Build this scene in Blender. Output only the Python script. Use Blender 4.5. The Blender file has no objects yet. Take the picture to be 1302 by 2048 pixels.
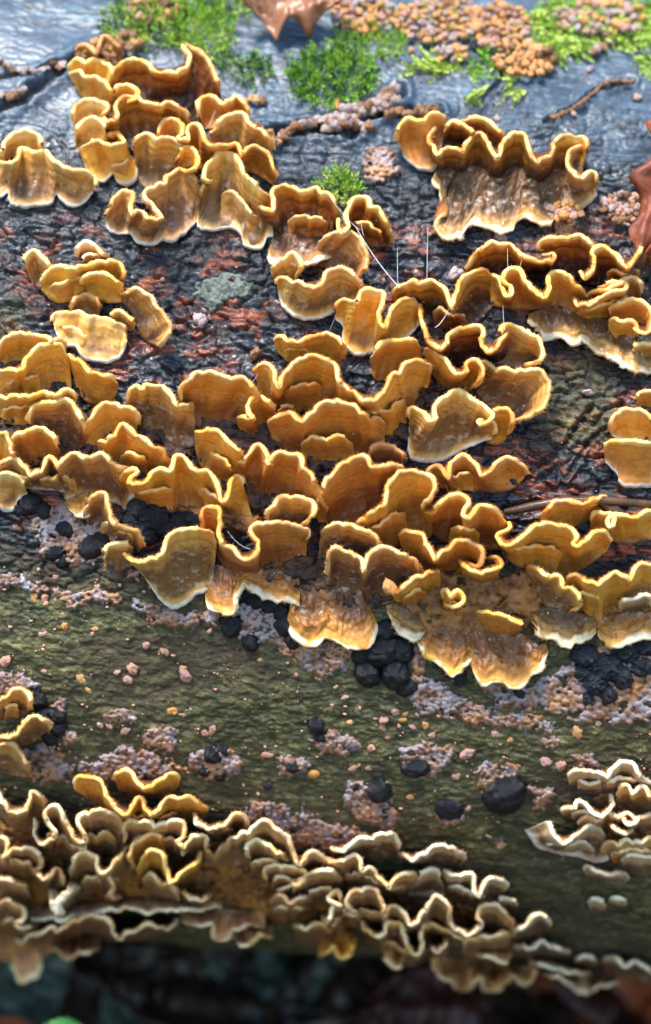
import bpy, math, random
import numpy as np
from mathutils import Vector, Matrix

rng = np.random.default_rng(11)
random.seed(5)
scn = bpy.context.scene
COL = scn.collection

# ------------------------------------------------------------------ camera
E = math.radians(17.0)                       # the camera looks down on the log by this much
CDIR = np.array([0.0, -math.cos(E), math.sin(E)])   # from the log towards the camera
UDIR = np.array([0.0, math.sin(E), math.cos(E)])
XD = np.array([1.0, 0.0, 0.0])
DIST = 0.34
CAM = CDIR * DIST
FPX = 2990.0
pit = math.atan(26 / FPX)
Fw = -CDIR * math.cos(pit) + UDIR * math.sin(pit)
Up0 = UDIR * math.cos(pit) + CDIR * math.sin(pit)
rho = math.radians(3.6)
Rt = XD * math.cos(rho) + Up0 * math.sin(rho)
Up = Up0 * math.cos(rho) - XD * math.sin(rho)

cd = bpy.data.cameras.new('camera')
cam = bpy.data.objects.new('camera', cd)
COL.objects.link(cam)
M = Matrix(((Rt[0], Up[0], -Fw[0], CAM[0]), (Rt[1], Up[1], -Fw[1], CAM[1]),
            (Rt[2], Up[2], -Fw[2], CAM[2]), (0, 0, 0, 1)))
cam.matrix_world = M
cd.sensor_fit = 'VERTICAL'
cd.sensor_height = 36.0
cd.lens = 36.0 * FPX / 2048.0
cd.clip_start = 0.01
cd.clip_end = 200.0
cd.dof.use_dof = True
cd.dof.focus_distance = 0.336
cd.dof.aperture_fstop = (cd.lens / 1000.0) / 0.0085
scn.camera = cam

# ------------------------------------------------------------------ light
SUN_EL, SUN_AZ = math.radians(67), math.radians(222)
w = bpy.data.worlds.new('World')
scn.world = w
w.use_nodes = True
nt = w.node_tree
nt.nodes.clear()
sky = nt.nodes.new('ShaderNodeTexSky')
sky.sky_type = 'NISHITA'
sky.sun_disc = False
sky.sun_elevation = SUN_EL
sky.sun_rotation = SUN_AZ
sky.air_density = 1.6
sky.dust_density = 0.3
sky.ozone_density = 3.0
bg = nt.nodes.new('ShaderNodeBackground')
bg.inputs['Strength'].default_value = 0.12
wo = nt.nodes.new('ShaderNodeOutputWorld')
nt.links.new(sky.outputs[0], bg.inputs[0])
nt.links.new(bg.outputs[0], wo.inputs[0])
sl = bpy.data.lights.new('sun', 'SUN')
sl.energy = 3.1
sl.angle = math.radians(20)
sl.color = (1.0, 0.95, 0.87)
so = bpy.data.objects.new('sun', sl)
COL.objects.link(so)
sd = Vector((math.sin(SUN_AZ) * math.cos(SUN_EL), math.cos(SUN_AZ) * math.cos(SUN_EL) * 1.0, math.sin(SUN_EL)))
SUNV = sd
so.rotation_euler = sd.to_track_quat('Z', 'Y').to_euler()
vs = scn.view_settings
vs.view_transform = 'Standard'
vs.look = 'None'
vs.gamma = 1.0
vs.use_curve_mapping = False
vs.exposure = 1.28

# ------------------------------------------------------------------ log section: two arcs that share a tangent at the origin
R1, R2 = 0.24, 0.128
C1 = -R1 * CDIR
C2 = -R2 * CDIR

def project(u, v, h):
    """the place h metres above the bark that is seen at photograph pixel (u, v)"""
    u = np.asarray(u, float); v = np.asarray(v, float); h = np.asarray(h, float) + np.zeros_like(u)
    d = Fw[None, :] * FPX + (u.ravel() - 651)[:, None] * Rt[None, :] - (v.ravel() - 1024)[:, None] * Up[None, :]
    d /= np.linalg.norm(d, axis=1)[:, None]
    hr = h.ravel()
    def hit(C, R):
        o = CAM - C
        a = d[:, 1] ** 2 + d[:, 2] ** 2
        b = d[:, 1] * o[1] + d[:, 2] * o[2]
        c = o[1] ** 2 + o[2] ** 2 - (R + hr) ** 2
        disc = b * b - a * c
        return (-b - np.sqrt(np.maximum(disc, 0))) / a
    t1, t2 = hit(C1, R1), hit(C2, R2)
    p1 = CAM + d * t1[:, None]
    p2 = CAM + d * t2[:, None]
    up = ((p1 @ UDIR) >= 0)
    p = np.where(up[:, None], p1, p2)
    return p.reshape(u.shape + (3,))

def lognormal(p):
    q = p.reshape(-1, 3)
    up = (q @ UDIR) >= 0
    n = np.where(up[:, None], q - C1, q - C2).copy()
    n[:, 0] = 0
    n /= np.linalg.norm(n, axis=1)[:, None]
    return n.reshape(p.shape)

def topix(p):
    q = p - CAM
    z = q @ Fw
    z = np.where(z < 0.02, 0.02, z)
    return 651 + FPX * (q @ Rt) / z, 1024 - FPX * (q @ Up) / z

# ------------------------------------------------------------------ noise in numpy
def _h(ix, iy, s):
    n = (ix.astype(np.int64) * 374761393 + iy.astype(np.int64) * 668265263 + s * 1442695041) & 0xffffffff
    n = ((n ^ (n >> 13)) * 1274126177) & 0xffffffff
    n = ((n ^ (n >> 16)) * 2246822519) & 0xffffffff
    return ((n ^ (n >> 15)) & 0xffffff) / float(0xffffff)

def vnoise(x, y, s=0):
    x = np.asarray(x, float); y = np.asarray(y, float)
    ix = np.floor(x); iy = np.floor(y)
    fx = x - ix; fy = y - iy
    def g(ax, ay):
        a = _h(ix + ax, iy + ay, s) * 2 * math.pi
        return np.cos(a) * (fx - ax) + np.sin(a) * (fy - ay)
    wx = fx ** 3 * (fx * (fx * 6 - 15) + 10); wy = fy ** 3 * (fy * (fy * 6 - 15) + 10)
    a = g(0, 0) * (1 - wx) + g(1, 0) * wx
    b = g(0, 1) * (1 - wx) + g(1, 1) * wx
    return (a * (1 - wy) + b * wy) * 1.5

def fbm(x, y, s=0, o=4):
    r = 0; a = 1.0; f = 1.0
    for i in range(o):
        r = r + a * vnoise(x * f, y * f, s + i * 17)
        a *= 0.5; f *= 2.03
    return r

def voro(x, y, s=0):
    x = np.asarray(x, float); y = np.asarray(y, float)
    ix = np.floor(x); iy = np.floor(y)
    f1 = np.full(x.shape, 9.0); f2 = np.full(x.shape, 9.0); idv = np.zeros(x.shape)
    for ax in (-1, 0, 1):
        for ay in (-1, 0, 1):
            cx = ix + ax + _h(ix + ax, iy + ay, s); cy = iy + ay + _h(ix + ax, iy + ay, s + 7)
            d = np.hypot(x - cx, y - cy)
            i = _h(ix + ax, iy + ay, s + 31)
            m = d < f1
            f2 = np.where(m, f1, np.minimum(f2, d))
            idv = np.where(m, i, idv)
            f1 = np.where(m, d, f1)
    return f1, f2, idv

def sstep(a, b, x):
    t = np.clip((x - a) / (b - a), 0, 1)
    return t * t * (3 - 2 * t)

def polydist(u, v, pts, closed=False):
    pts = np.asarray(pts, float)
    n = len(pts); best = np.full(u.shape, 1e9)
    for i in range(n if closed else n - 1):
        a = pts[i]; b = pts[(i + 1) % n]
        ab = b - a
        t = np.clip(((u - a[0]) * ab[0] + (v - a[1]) * ab[1]) / max(1e-9, ab @ ab), 0, 1)
        best = np.minimum(best, np.hypot(u - a[0] - t * ab[0], v - a[1] - t * ab[1]))
    return best

def inpoly(u, v, pts):
    pts = np.asarray(pts, float); n = len(pts)
    ins = np.zeros(u.shape, bool)
    for i in range(n):
        x1, y1 = pts[i]; x2, y2 = pts[(i + 1) % n]
        if y1 == y2: continue
        c = ((y1 > v) != (y2 > v)) & (u < (x2 - x1) * (v - y1) / (y2 - y1) + x1)
        ins ^= c
    return ins

# ------------------------------------------------------------------ objects
def link(o, parent=None):
    COL.objects.link(o)
    if parent is not None:
        o.parent = parent
        o.matrix_parent_inverse = Matrix.Identity(4)
    return o

def tag(o, label=None, cat=None, group=None, kind=None):
    if label: o['label'] = label
    if cat: o['category'] = cat
    if group: o['group'] = group
    if kind: o['kind'] = kind
    return o

def mesh_np(name, verts, faces, mat, attrs=None, smooth=True, normals=None):
    """faces: int array (n,4) or (n,3)"""
    me = bpy.data.meshes.new(name)
    verts = np.ascontiguousarray(verts, np.float32); faces = np.ascontiguousarray(faces, np.int32)
    k = faces.shape[1]
    me.vertices.add(len(verts)); me.vertices.foreach_set('co', verts.ravel())
    me.loops.add(faces.size); me.loops.foreach_set('vertex_index', faces.ravel())
    me.polygons.add(len(faces))
    me.polygons.foreach_set('loop_start', np.arange(0, faces.size, k, dtype=np.int32))
    me.polygons.foreach_set('loop_total', np.full(len(faces), k, np.int32))
    if smooth: me.polygons.foreach_set('use_smooth', np.ones(len(faces), bool))
    me.update(calc_edges=True)
    for n, a in (attrs or {}).items():
        a = np.asarray(a)
        at = me.attributes.new(n, 'FLOAT', 'POINT')
        at.data.foreach_set('value', np.ascontiguousarray(a, np.float32).ravel())
    if normals is not None:
        me.normals_split_custom_set_from_vertices(normals.astype(float).tolist())
    me.materials.append(mat)
    return me

def thing(name, loc, label, cat, group=None):
    o = bpy.data.objects.new(name, None)
    o.empty_display_size = 0.005
    o.location = Vector([float(c) for c in loc])
    link(o)
    return tag(o, label, cat, group)

def grid_faces(nr, nc):
    i = np.arange(nr - 1)[:, None] * nc + np.arange(nc - 1)[None, :]
    i = i.ravel()
    return np.stack([i, i + 1, i + nc + 1, i + nc], 1)
# ------------------------------------------------------------------ materials
class NT:
    def __init__(s, name):
        s.m = bpy.data.materials.new(name); s.m.use_nodes = True
        s.t = s.m.node_tree; s.t.nodes.clear()
        s.out = s.n('ShaderNodeOutputMaterial'); s.b = s.n('ShaderNodeBsdfPrincipled')
        s.l(s.b.outputs[0], s.out.inputs[0])
    def n(s, t, **k):
        o = s.t.nodes.new(t)
        for a, b in k.items(): setattr(o, a, b)
        return o
    def l(s, a, b): s.t.links.new(a, b)
    def attr(s, name):
        return s.n('ShaderNodeAttribute', attribute_name=name).outputs['Fac']
    def pos(s):
        return s.n('ShaderNodeTexCoord').outputs['Object']
    def noise(s, scale, detail=4, rough=0.55, vec=None, dist=0.0):
        o = s.n('ShaderNodeTexNoise'); o.inputs['Scale'].default_value = scale
        o.inputs['Detail'].default_value = detail; o.inputs['Roughness'].default_value = rough
        o.inputs['Distortion'].default_value = dist
        s.l(vec if vec is not None else s.pos(), o.inputs['Vector'])
        return o.outputs['Fac']
    def vor(s, scale, feature='F1', vec=None, out='Distance'):
        o = s.n('ShaderNodeTexVoronoi'); o.feature = feature; o.inputs['Scale'].default_value = scale
        s.l(vec if vec is not None else s.pos(), o.inputs['Vector'])
        return o.outputs[out]
    def scale(s, vec, sc):
        o = s.n('ShaderNodeMapping'); o.inputs['Scale'].default_value = sc; s.l(vec, o.inputs['Vector']); return o.outputs[0]
    def math(s, op, a, b=None, clamp=False):
        o = s.n('ShaderNodeMath', operation=op); o.use_clamp = clamp
        for i, x in enumerate((a, b)):
            if x is None: continue
            if isinstance(x, (int, float)): o.inputs[i].default_value = x
            else: s.l(x, o.inputs[i])
        return o.outputs[0]
    def mr(s, x, a, b, c=0.0, d=1.0):
        o = s.n('ShaderNodeMapRange'); o.interpolation_type = 'SMOOTHSTEP'
        s.l(x, o.inputs[0])
        for i, q in enumerate((a, b, c, d)): o.inputs[i + 1].default_value = q
        return o.outputs[0]
    def ramp(s, x, stops, interp='LINEAR'):
        o = s.n('ShaderNodeValToRGB'); o.color_ramp.interpolation = interp
        e = o.color_ramp.elements
        while len(e) < len(stops): e.new(0.5)
        for q, (p, c) in zip(e, stops): q.position = p; q.color = (*c, 1)
        s.l(x, o.inputs[0]); return o.outputs[0]
    def mix(s, f, a, b, mode='MIX'):
        o = s.n('ShaderNodeMix', data_type='RGBA'); o.blend_type = mode
        if isinstance(f, (int, float)): o.inputs[0].default_value = f
        else: s.l(f, o.inputs[0])
        for x, i in ((a, 6), (b, 7)):
            if isinstance(x, tuple): o.inputs[i].default_value = (*x, 1)
            else: s.l(x, o.inputs[i])
        return o.outputs[2]
    def bump(s, h, strength, dist):
        o = s.n('ShaderNodeBump'); o.inputs['Strength'].default_value = strength; o.inputs['Distance'].default_value = dist
        s.l(h, o.inputs['Height']); return o.outputs[0]
    def set(s, **k):
        for a, x in k.items():
            a = a.replace('_', ' ')
            if isinstance(x, (int, float, tuple)):
                s.b.inputs[a].default_value = (*x, 1) if isinstance(x, tuple) and len(x) == 3 and a.endswith('Color') else x
            else: s.l(x, s.b.inputs[a])
        return s.m

def fungus_mat(name, rimc, gold, mid, deep, mott=0.5, white=(0.86, 0.84, 0.78), rim_w=1.0, zs=14.0):
    k = NT(name)
    rd = k.attr('rd'); ld = k.attr('ld')
    nz = k.noise(260, 3); nf = k.noise(900, 5, 0.65); nb = k.noise(90, 3)
    # zones lie parallel to the rim, and wander a little
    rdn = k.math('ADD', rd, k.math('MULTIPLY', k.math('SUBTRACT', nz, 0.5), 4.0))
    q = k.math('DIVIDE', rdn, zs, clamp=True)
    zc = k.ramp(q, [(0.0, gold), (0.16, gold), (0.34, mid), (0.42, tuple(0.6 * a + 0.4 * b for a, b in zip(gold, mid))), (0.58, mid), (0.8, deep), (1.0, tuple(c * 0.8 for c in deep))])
    # growth zones: fine bands
    wv = k.math('SINE', k.math('ADD', k.math('MULTIPLY', rd, 3.1), k.math('MULTIPLY', nb, 14.0)))
    c = k.mix(k.math('MULTIPLY', k.mr(wv, 0.3, 0.9, 0.0, 0.50), k.mr(k.noise(75, 2), 0.46, 0.6)), zc, tuple(a * 0.55 for a in mid))
    # mottling and age stains
    mo = k.math('MULTIPLY', k.mr(nf, 0.45, 0.68), k.mr(rd, 1.5, 6.0))
    c = k.mix(k.math('MULTIPLY', mo, mott), c, tuple(a * 0.5 for a in deep))
    m2 = k.math('MULTIPLY', k.mr(k.noise(420, 4, 0.6), 0.52, 0.7), k.mr(rd, 2.0, 7.0))
    c = k.mix(k.math('MULTIPLY', m2, mott * 0.9), c, (0.60, 0.50, 0.40))
    # pale growing edge
    ed = k.math('ADD', rd, k.math('MULTIPLY', k.math('SUBTRACT', nf, 0.5), 0.8))
    worn = k.mr(k.noise(110, 3, 0.6), 0.5, 0.64)
    rimx = k.mix(k.math('MULTIPLY', worn, 0.75), rimc, tuple(0.55 * a + 0.3 * b for a, b in zip(gold, mid)))
    wn = k.mr(k.noise(170, 2), 0.35, 0.65, -0.9, 0.9)
    c = k.mix(k.mr(k.math('ADD', ed, wn), 0.0 * rim_w, 1.7 * rim_w, 0.92, 0.0), c, rimx)
    el = k.math('ADD', ld, k.math('MULTIPLY', k.math('SUBTRACT', nf, 0.5), 1.0))
    c = k.mix(k.mr(el, 1.0, 3.2, 0.75, 0.0), c, gold)
    c = k.mix(k.mr(el, 0.35, 1.4, 1.0, 0.0), c, white)
    # tiny pale specks and dark pits
    vc = k.vor(380, out='Distance')
    spk = k.math('MULTIPLY', k.mr(vc, 0.08, 0.14, 1.0, 0.0), k.mr(k.noise(150, 2), 0.47, 0.56))
    c = k.mix(spk, c, (0.8, 0.74, 0.62))
    vd = k.vor(300, vec=k.scale(k.pos(), (1.1, 1.3, 0.9)))
    c = k.mix(k.math('MULTIPLY', k.mr(vd, 0.06, 0.1, 1.0, 0.0), k.mr(k.noise(100, 2), 0.5, 0.62)), c, (0.05, 0.03, 0.02))
    rnd = k.n('ShaderNodeObjectInfo').outputs['Random']
    hs = k.n('ShaderNodeHueSaturation'); k.l(c, hs.inputs['Color'])
    k.l(k.mr(rnd, 0, 1, 0.486, 0.506), hs.inputs['Hue']); k.l(k.mr(rnd, 0, 1, 0.85, 1.08), hs.inputs['Value'])
    bm = k.math('ADD', k.math('MULTIPLY', nf, 0.7), k.math('MULTIPLY', wv, 0.12))
    k.set(Base_Color=hs.outputs[0], Roughness=0.45, Subsurface_Weight=0.15, Subsurface_Radius=(0.002, 0.0009, 0.0003),
          Subsurface_Scale=1.0, Specular_IOR_Level=0.45, Normal=k.bump(bm, 0.55, 0.0004))
    return k.m

CREAM = (0.86, 0.66, 0.32)
MATS = {
    'g': fungus_mat('fungus_gold', (0.94, 0.62, 0.22), (0.92, 0.46, 0.07), (0.80, 0.36, 0.05), (0.42, 0.16, 0.03), 0.35, rim_w=0.7, zs=15.0),
    't': fungus_mat('fungus_tan', (0.92, 0.64, 0.26), (0.84, 0.46, 0.11), (0.58, 0.30, 0.08), (0.30, 0.15, 0.06), 0.8, rim_w=0.7, zs=9.0),
    'b': fungus_mat('fungus_brown', (0.66, 0.36, 0.12), (0.38, 0.16, 0.04), (0.22, 0.08, 0.03), (0.12, 0.045, 0.02), 0.5, rim_w=0.6),
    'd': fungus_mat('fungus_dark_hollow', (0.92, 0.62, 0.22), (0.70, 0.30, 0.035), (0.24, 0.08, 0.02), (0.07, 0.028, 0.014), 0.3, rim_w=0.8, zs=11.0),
    'p': fungus_mat('fungus_pale', (0.95, 0.74, 0.44), (0.86, 0.52, 0.19), (0.68, 0.36, 0.13), (0.38, 0.19, 0.08), 0.5, rim_w=0.7, zs=9.0),
    'w': fungus_mat('fungus_white_edged', (0.94, 0.82, 0.60), (0.84, 0.62, 0.34), (0.62, 0.40, 0.19), (0.22, 0.12, 0.06), 0.6, rim_w=0.9, zs=9.0),
    'o': fungus_mat('fungus_orange_white_margin', (0.92, 0.80, 0.56), (0.78, 0.40, 0.07), (0.52, 0.24, 0.045), (0.28, 0.13, 0.045), 1.0, rim_w=0.55, zs=9.0),
    'n': fungus_mat('fungus_tan_pale_margin', (0.90, 0.78, 0.52), (0.58, 0.32, 0.09), (0.32, 0.16, 0.055), (0.18, 0.09, 0.04), 1.0, rim_w=0.7, zs=6.0),
}
k = NT('fungus_cap')
nf = k.noise(1400, 4, 0.7)
c = k.ramp(k.math('DIVIDE', k.attr('rd'), 9.0, clamp=True), [(0, (0.75, 0.36, 0.08)), (0.12, (0.55, 0.20, 0.03)), (0.45, (0.28, 0.085, 0.02)), (1, (0.12, 0.04, 0.015))])
c = k.mix(k.mr(nf, 0.4, 0.7, 0, 0.6), c, (0.08, 0.03, 0.015))
CAPM = k.set(Base_Color=c, Roughness=0.7, Normal=k.bump(nf, 0.9, 0.0006))
def simple(name, col, rough=0.5, var=0.35, ns=500, bump=0.0004, spec=0.5, col2=None, bs=0.5, **kw):
    k = NT(name); n = k.noise(ns, 4, 0.6)
    c2 = col2 or tuple(a * (1 - var) for a in col)
    rnd = k.n('ShaderNodeObjectInfo').outputs['Random']
    f = k.math('ADD', k.mr(n, 0.35, 0.65), k.math('MULTIPLY', k.math('SUBTRACT', rnd, 0.5), 0.6), clamp=True)
    k.set(Base_Color=k.mix(f, col, c2), Roughness=rough, Specular_IOR_Level=spec, Normal=k.bump(k.noise(ns * 2.2, 4), bs, bump), **kw)
    return k.m
FUZZ = simple('fungus_fuzz', (0.62, 0.32, 0.08), 0.6, col2=(0.78, 0.55, 0.25))
FUZZ2 = simple('fungus_fuzz_rust', (0.42, 0.13, 0.02), 0.6, col2=(0.62, 0.26, 0.05))
FUZZP = simple('fungus_fuzz_pale', (0.60, 0.42, 0.22), 0.6, col2=(0.45, 0.25, 0.09))
BLACK = simple('black_fungus_skin', (0.003, 0.004, 0.007), 0.3, col2=(0.006, 0.008, 0.014), ns=900, bump=0.0006, spec=0.45)
BLACKW = simple('black_wet_skin', (0.006, 0.008, 0.014), 0.14, col2=(0.02, 0.026, 0.04), ns=500, bump=0.0009)
k = NT('crust_pink')
n1 = k.noise(330, 4, 0.6); n2 = k.noise(120, 3); hh = k.attr('hh')
c = k.ramp(n1, [(0.3, (0.10, 0.05, 0.03)), (0.42, (0.26, 0.13, 0.08)), (0.52, (0.34, 0.26, 0.26)), (0.64, (0.28, 0.28, 0.33)), (0.75, (0.50, 0.38, 0.32))])
c = k.mix(k.math('MULTIPLY', k.mr(n2, 0.48, 0.62), 0.65), c, (0.50, 0.22, 0.06))
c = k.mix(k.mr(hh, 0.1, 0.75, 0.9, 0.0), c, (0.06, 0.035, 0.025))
CRUST = k.set(Base_Color=c, Roughness=0.45, Normal=k.bump(k.noise(1500, 4, 0.7), 0.6, 0.0004))
k = NT('crust_brown')
n1 = k.noise(280, 5, 0.65); n2 = k.noise(110, 3)
c = k.ramp(n1, [(0.3, (0.06, 0.024, 0.012)), (0.44, (0.18, 0.07, 0.022)), (0.54, (0.32, 0.14, 0.04)), (0.66, (0.34, 0.19, 0.08)), (0.8, (0.5, 0.38, 0.26))])
c = k.mix(k.math('MULTIPLY', k.mr(n2, 0.48, 0.62), 0.5), c, (0.55, 0.24, 0.04))
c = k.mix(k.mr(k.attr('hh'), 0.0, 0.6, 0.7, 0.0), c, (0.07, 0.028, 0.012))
BCRUST = k.set(Base_Color=c, Roughness=0.4, Normal=k.bump(k.noise(1300, 4, 0.7), 0.6, 0.0005))
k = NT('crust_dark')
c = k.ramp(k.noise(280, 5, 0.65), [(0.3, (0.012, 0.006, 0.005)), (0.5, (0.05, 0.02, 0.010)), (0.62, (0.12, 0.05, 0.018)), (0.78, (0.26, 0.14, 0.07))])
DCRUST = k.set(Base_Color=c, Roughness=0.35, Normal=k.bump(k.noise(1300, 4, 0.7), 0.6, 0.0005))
KNOBM = [simple('knob_pink', (0.58, 0.28, 0.17), 0.45, col2=(0.48, 0.30, 0.26)),
         simple('knob_orange', (0.72, 0.30, 0.06), 0.4, col2=(0.60, 0.34, 0.16)),
         simple('knob_lilac', (0.50, 0.42, 0.44), 0.4, col2=(0.42, 0.25, 0.18)),
         simple('knob_brown', (0.36, 0.19, 0.09), 0.45, col2=(0.22, 0.10, 0.05))]
LICH = simple('lichen', (0.16, 0.19, 0.16), 0.8, col2=(0.03, 0.045, 0.04), ns=700)
MOSS = [simple('moss_bright', (0.27, 0.46, 0.03), 0.5, col2=(0.10, 0.30, 0.015), ns=300),
        simple('moss_yellow', (0.48, 0.60, 0.09), 0.5, col2=(0.24, 0.38, 0.04), ns=300),
        simple('moss_dark', (0.03, 0.09, 0.01), 0.6, col2=(0.015, 0.045, 0.01), ns=300)]
SILK = simple('spider_silk', (0.8, 0.85, 0.9), 0.3)
BARKTWIG = simple('twig_bark', (0.10, 0.045, 0.02), 0.35, col2=(0.03, 0.02, 0.015), ns=300)
def leaf_mat(name, a, b, rough=0.4):
    k = NT(name)
    n = k.noise(60, 4, 0.6)
    c = k.mix(k.mr(n, 0.35, 0.65), a, b)
    c = k.mix(k.mr(k.attr('vein'), 0.3, 0.9, 0.0, 0.6), c, tuple(x * 0.45 for x in a))
    k.set(Base_Color=c, Roughness=rough, Normal=k.bump(k.noise(500, 4), 0.35, 0.0005))
    return k.m
LEAFM = {'rust': leaf_mat('leaf_rust', (0.30, 0.065, 0.014), (0.15, 0.03, 0.008), 0.55),
         'orange': leaf_mat('leaf_orange', (0.42, 0.20, 0.10), (0.26, 0.10, 0.045), 0.35),
         'brown': leaf_mat('leaf_brown', (0.035, 0.02, 0.012), (0.015, 0.010, 0.008)),
         'grey': leaf_mat('leaf_grey_green', (0.07, 0.10, 0.075), (0.03, 0.05, 0.04)),
         'green': leaf_mat('leaf_green', (0.06, 0.30, 0.05), (0.03, 0.20, 0.03), 0.25),
         'red': leaf_mat('leaf_dark_red', (0.05, 0.012, 0.010), (0.025, 0.008, 0.006))}

# bark: its zones (green algae, red inner bark, smooth top with blue sky sheen painted in) are attributes laid over the surface
k = NT('bark')
P = k.pos(); alg = k.attr('algae'); red = k.attr('red'); top = k.attr('smooth'); cr = k.attr('crack')
st = k.scale(P, (0.35, 1.0, 1.0)); st2 = k.scale(P, (0.18, 1, 1))
n1 = k.noise(120, 5, 0.6, st); n2 = k.noise(420, 5, 0.65, st); n3 = k.noise(1300, 4, 0.7)
nL = k.noise(45, 3, 0.5, st)
base = k.ramp(n1, [(0.3, (0.003, 0.005, 0.009)), (0.45, (0.008, 0.013, 0.022)), (0.55, (0.02, 0.028, 0.042)), (0.7, (0.022, 0.015, 0.02))])
base = k.mix(k.mr(n2, 0.55, 0.72, 0, 0.35), base, (0.07, 0.08, 0.09))
redc = k.ramp(n2, [(0.3, (0.015, 0.006, 0.008)), (0.46, (0.10, 0.024, 0.018)), (0.58, (0.30, 0.065, 0.018)), (0.75, (0.10, 0.035, 0.045))])
rf = k.math('MULTIPLY', red, k.mr(k.math('ADD', k.math('MULTIPLY', n1, 0.6), k.math('MULTIPLY', n2, 0.4)), 0.44, 0.56), clamp=True)
c = k.mix(rf, base, redc)
scr = k.noise(700, 4, 0.7, k.scale(P, (0.12, 1, 1))); scv = k.noise(650, 4, 0.7, k.scale(P, (1, 0.25, 0.25)))
topc = k.ramp(n2, [(0.3, (0.008, 0.018, 0.034)), (0.5, (0.03, 0.065, 0.11)), (0.7, (0.06, 0.10, 0.15))])  # sky sheen put into the top's colour: blue tones, then pale cyan streaks
topc = k.mix(k.mr(scr, 0.5, 0.68, 0, 0.7), topc, (0.16, 0.27, 0.36))
topc = k.mix(k.mr(k.noise(200, 5, 0.7), 0.56, 0.66, 0, 0.8), topc, (0.012, 0.012, 0.018))
c = k.mix(k.math('MULTIPLY', top, 0.9), c, topc)
n4 = k.math('ADD', k.math('MULTIPLY', k.noise(260, 6, 0.75, k.scale(P, (0.6, 1, 1)), 0.8), 0.55), k.math('MULTIPLY', k.noise(900, 5, 0.75, k.scale(P, (0.4, 1, 1)), 0.6), 0.45))
algc = k.ramp(n4, [(0.28, (0.012, 0.012, 0.007)), (0.42, (0.035, 0.036, 0.014)), (0.50, (0.070, 0.066, 0.024)), (0.57, (0.17, 0.15, 0.055)), (0.66, (0.42, 0.36, 0.18))])
algc = k.mix(k.mr(nL, 0.45, 0.6, 0, 0.55), algc, (0.06, 0.035, 0.024))
af = k.math('MULTIPLY', alg, k.mr(k.noise(700, 4, 0.7), 0.25, 0.5), clamp=True)
c = k.mix(k.math('MULTIPLY', alg, 0.93), c, algc)
c = k.mix(k.mr(cr, 0.2, 0.9, 0.0, 0.85), c, (0.008, 0.008, 0.01))
ro = k.math('ADD', k.math('ADD', k.math('MULTIPLY', alg, 0.25), k.math('MULTIPLY', top, 0.15)), k.mr(nL, 0.42, 0.58, 0.2, 0.62), clamp=True)
gr = k.math('ADD', k.math('MULTIPLY', scr, 0.9), k.math('MULTIPLY', k.math('ADD', scv, n3), 0.5))
bh = k.math('ADD', k.math('MULTIPLY', n2, 0.8), k.math('MULTIPLY', n3, 0.35))
bh = k.math('ADD', k.math('MULTIPLY', bh, k.math('SUBTRACT', 1.0, k.math('MULTIPLY', top, 0.7))), k.math('MULTIPLY', k.math('MULTIPLY', gr, top), 0.45))
BARK = k.set(Base_Color=c, Roughness=ro, Specular_IOR_Level=0.5, Coat_Weight=k.math('MULTIPLY', k.math('SUBTRACT', 1.0, alg), k.math('ADD', k.mr(n1, 0.45, 0.6, 0.02, 0.4), k.math('MULTIPLY', top, 0.3))), Coat_Roughness=k.math('ADD', 0.2, k.math('MULTIPLY', top, 0.15)), Coat_IOR=1.5,
             Normal=k.bump(bh, 0.8, 0.0011))
GROUND = simple('litter_soil', (0.012, 0.009, 0.007), 0.8, col2=(0.004, 0.0035, 0.003), ns=40, bump=0.01, bs=1.0)
# ------------------------------------------------------------------ the fallen log
GROOVES = [([(-20, 222), (40, 200), (90, 160), (130, 135), (165, 112)], 9, 2.2),
           ([(500, 268), (570, 262), (640, 255), (700, 268), (745, 232), (800, 185)], 9, 2.4),
           ([(740, 238), (810, 222), (880, 222)], 6, 1.6),
           ([(1090, 245), (1150, 215), (1190, 180), (1265, 165)], 4, 1.0),
           ([(960, 205), (990, 175), (1010, 150)], 4, 1.0),
           ([(1010, 1020), (1090, 1012), (1150, 1022), (1302, 1010)], 8, 1.6),
           ([(-20, 160), (60, 150), (130, 130)], 5, 1.0),
           ([(1040, 960), (1120, 900), (1180, 820)], 5, 1.0), ([(1130, 960), (1180, 880), (1302, 790)], 4, .8)]

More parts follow.
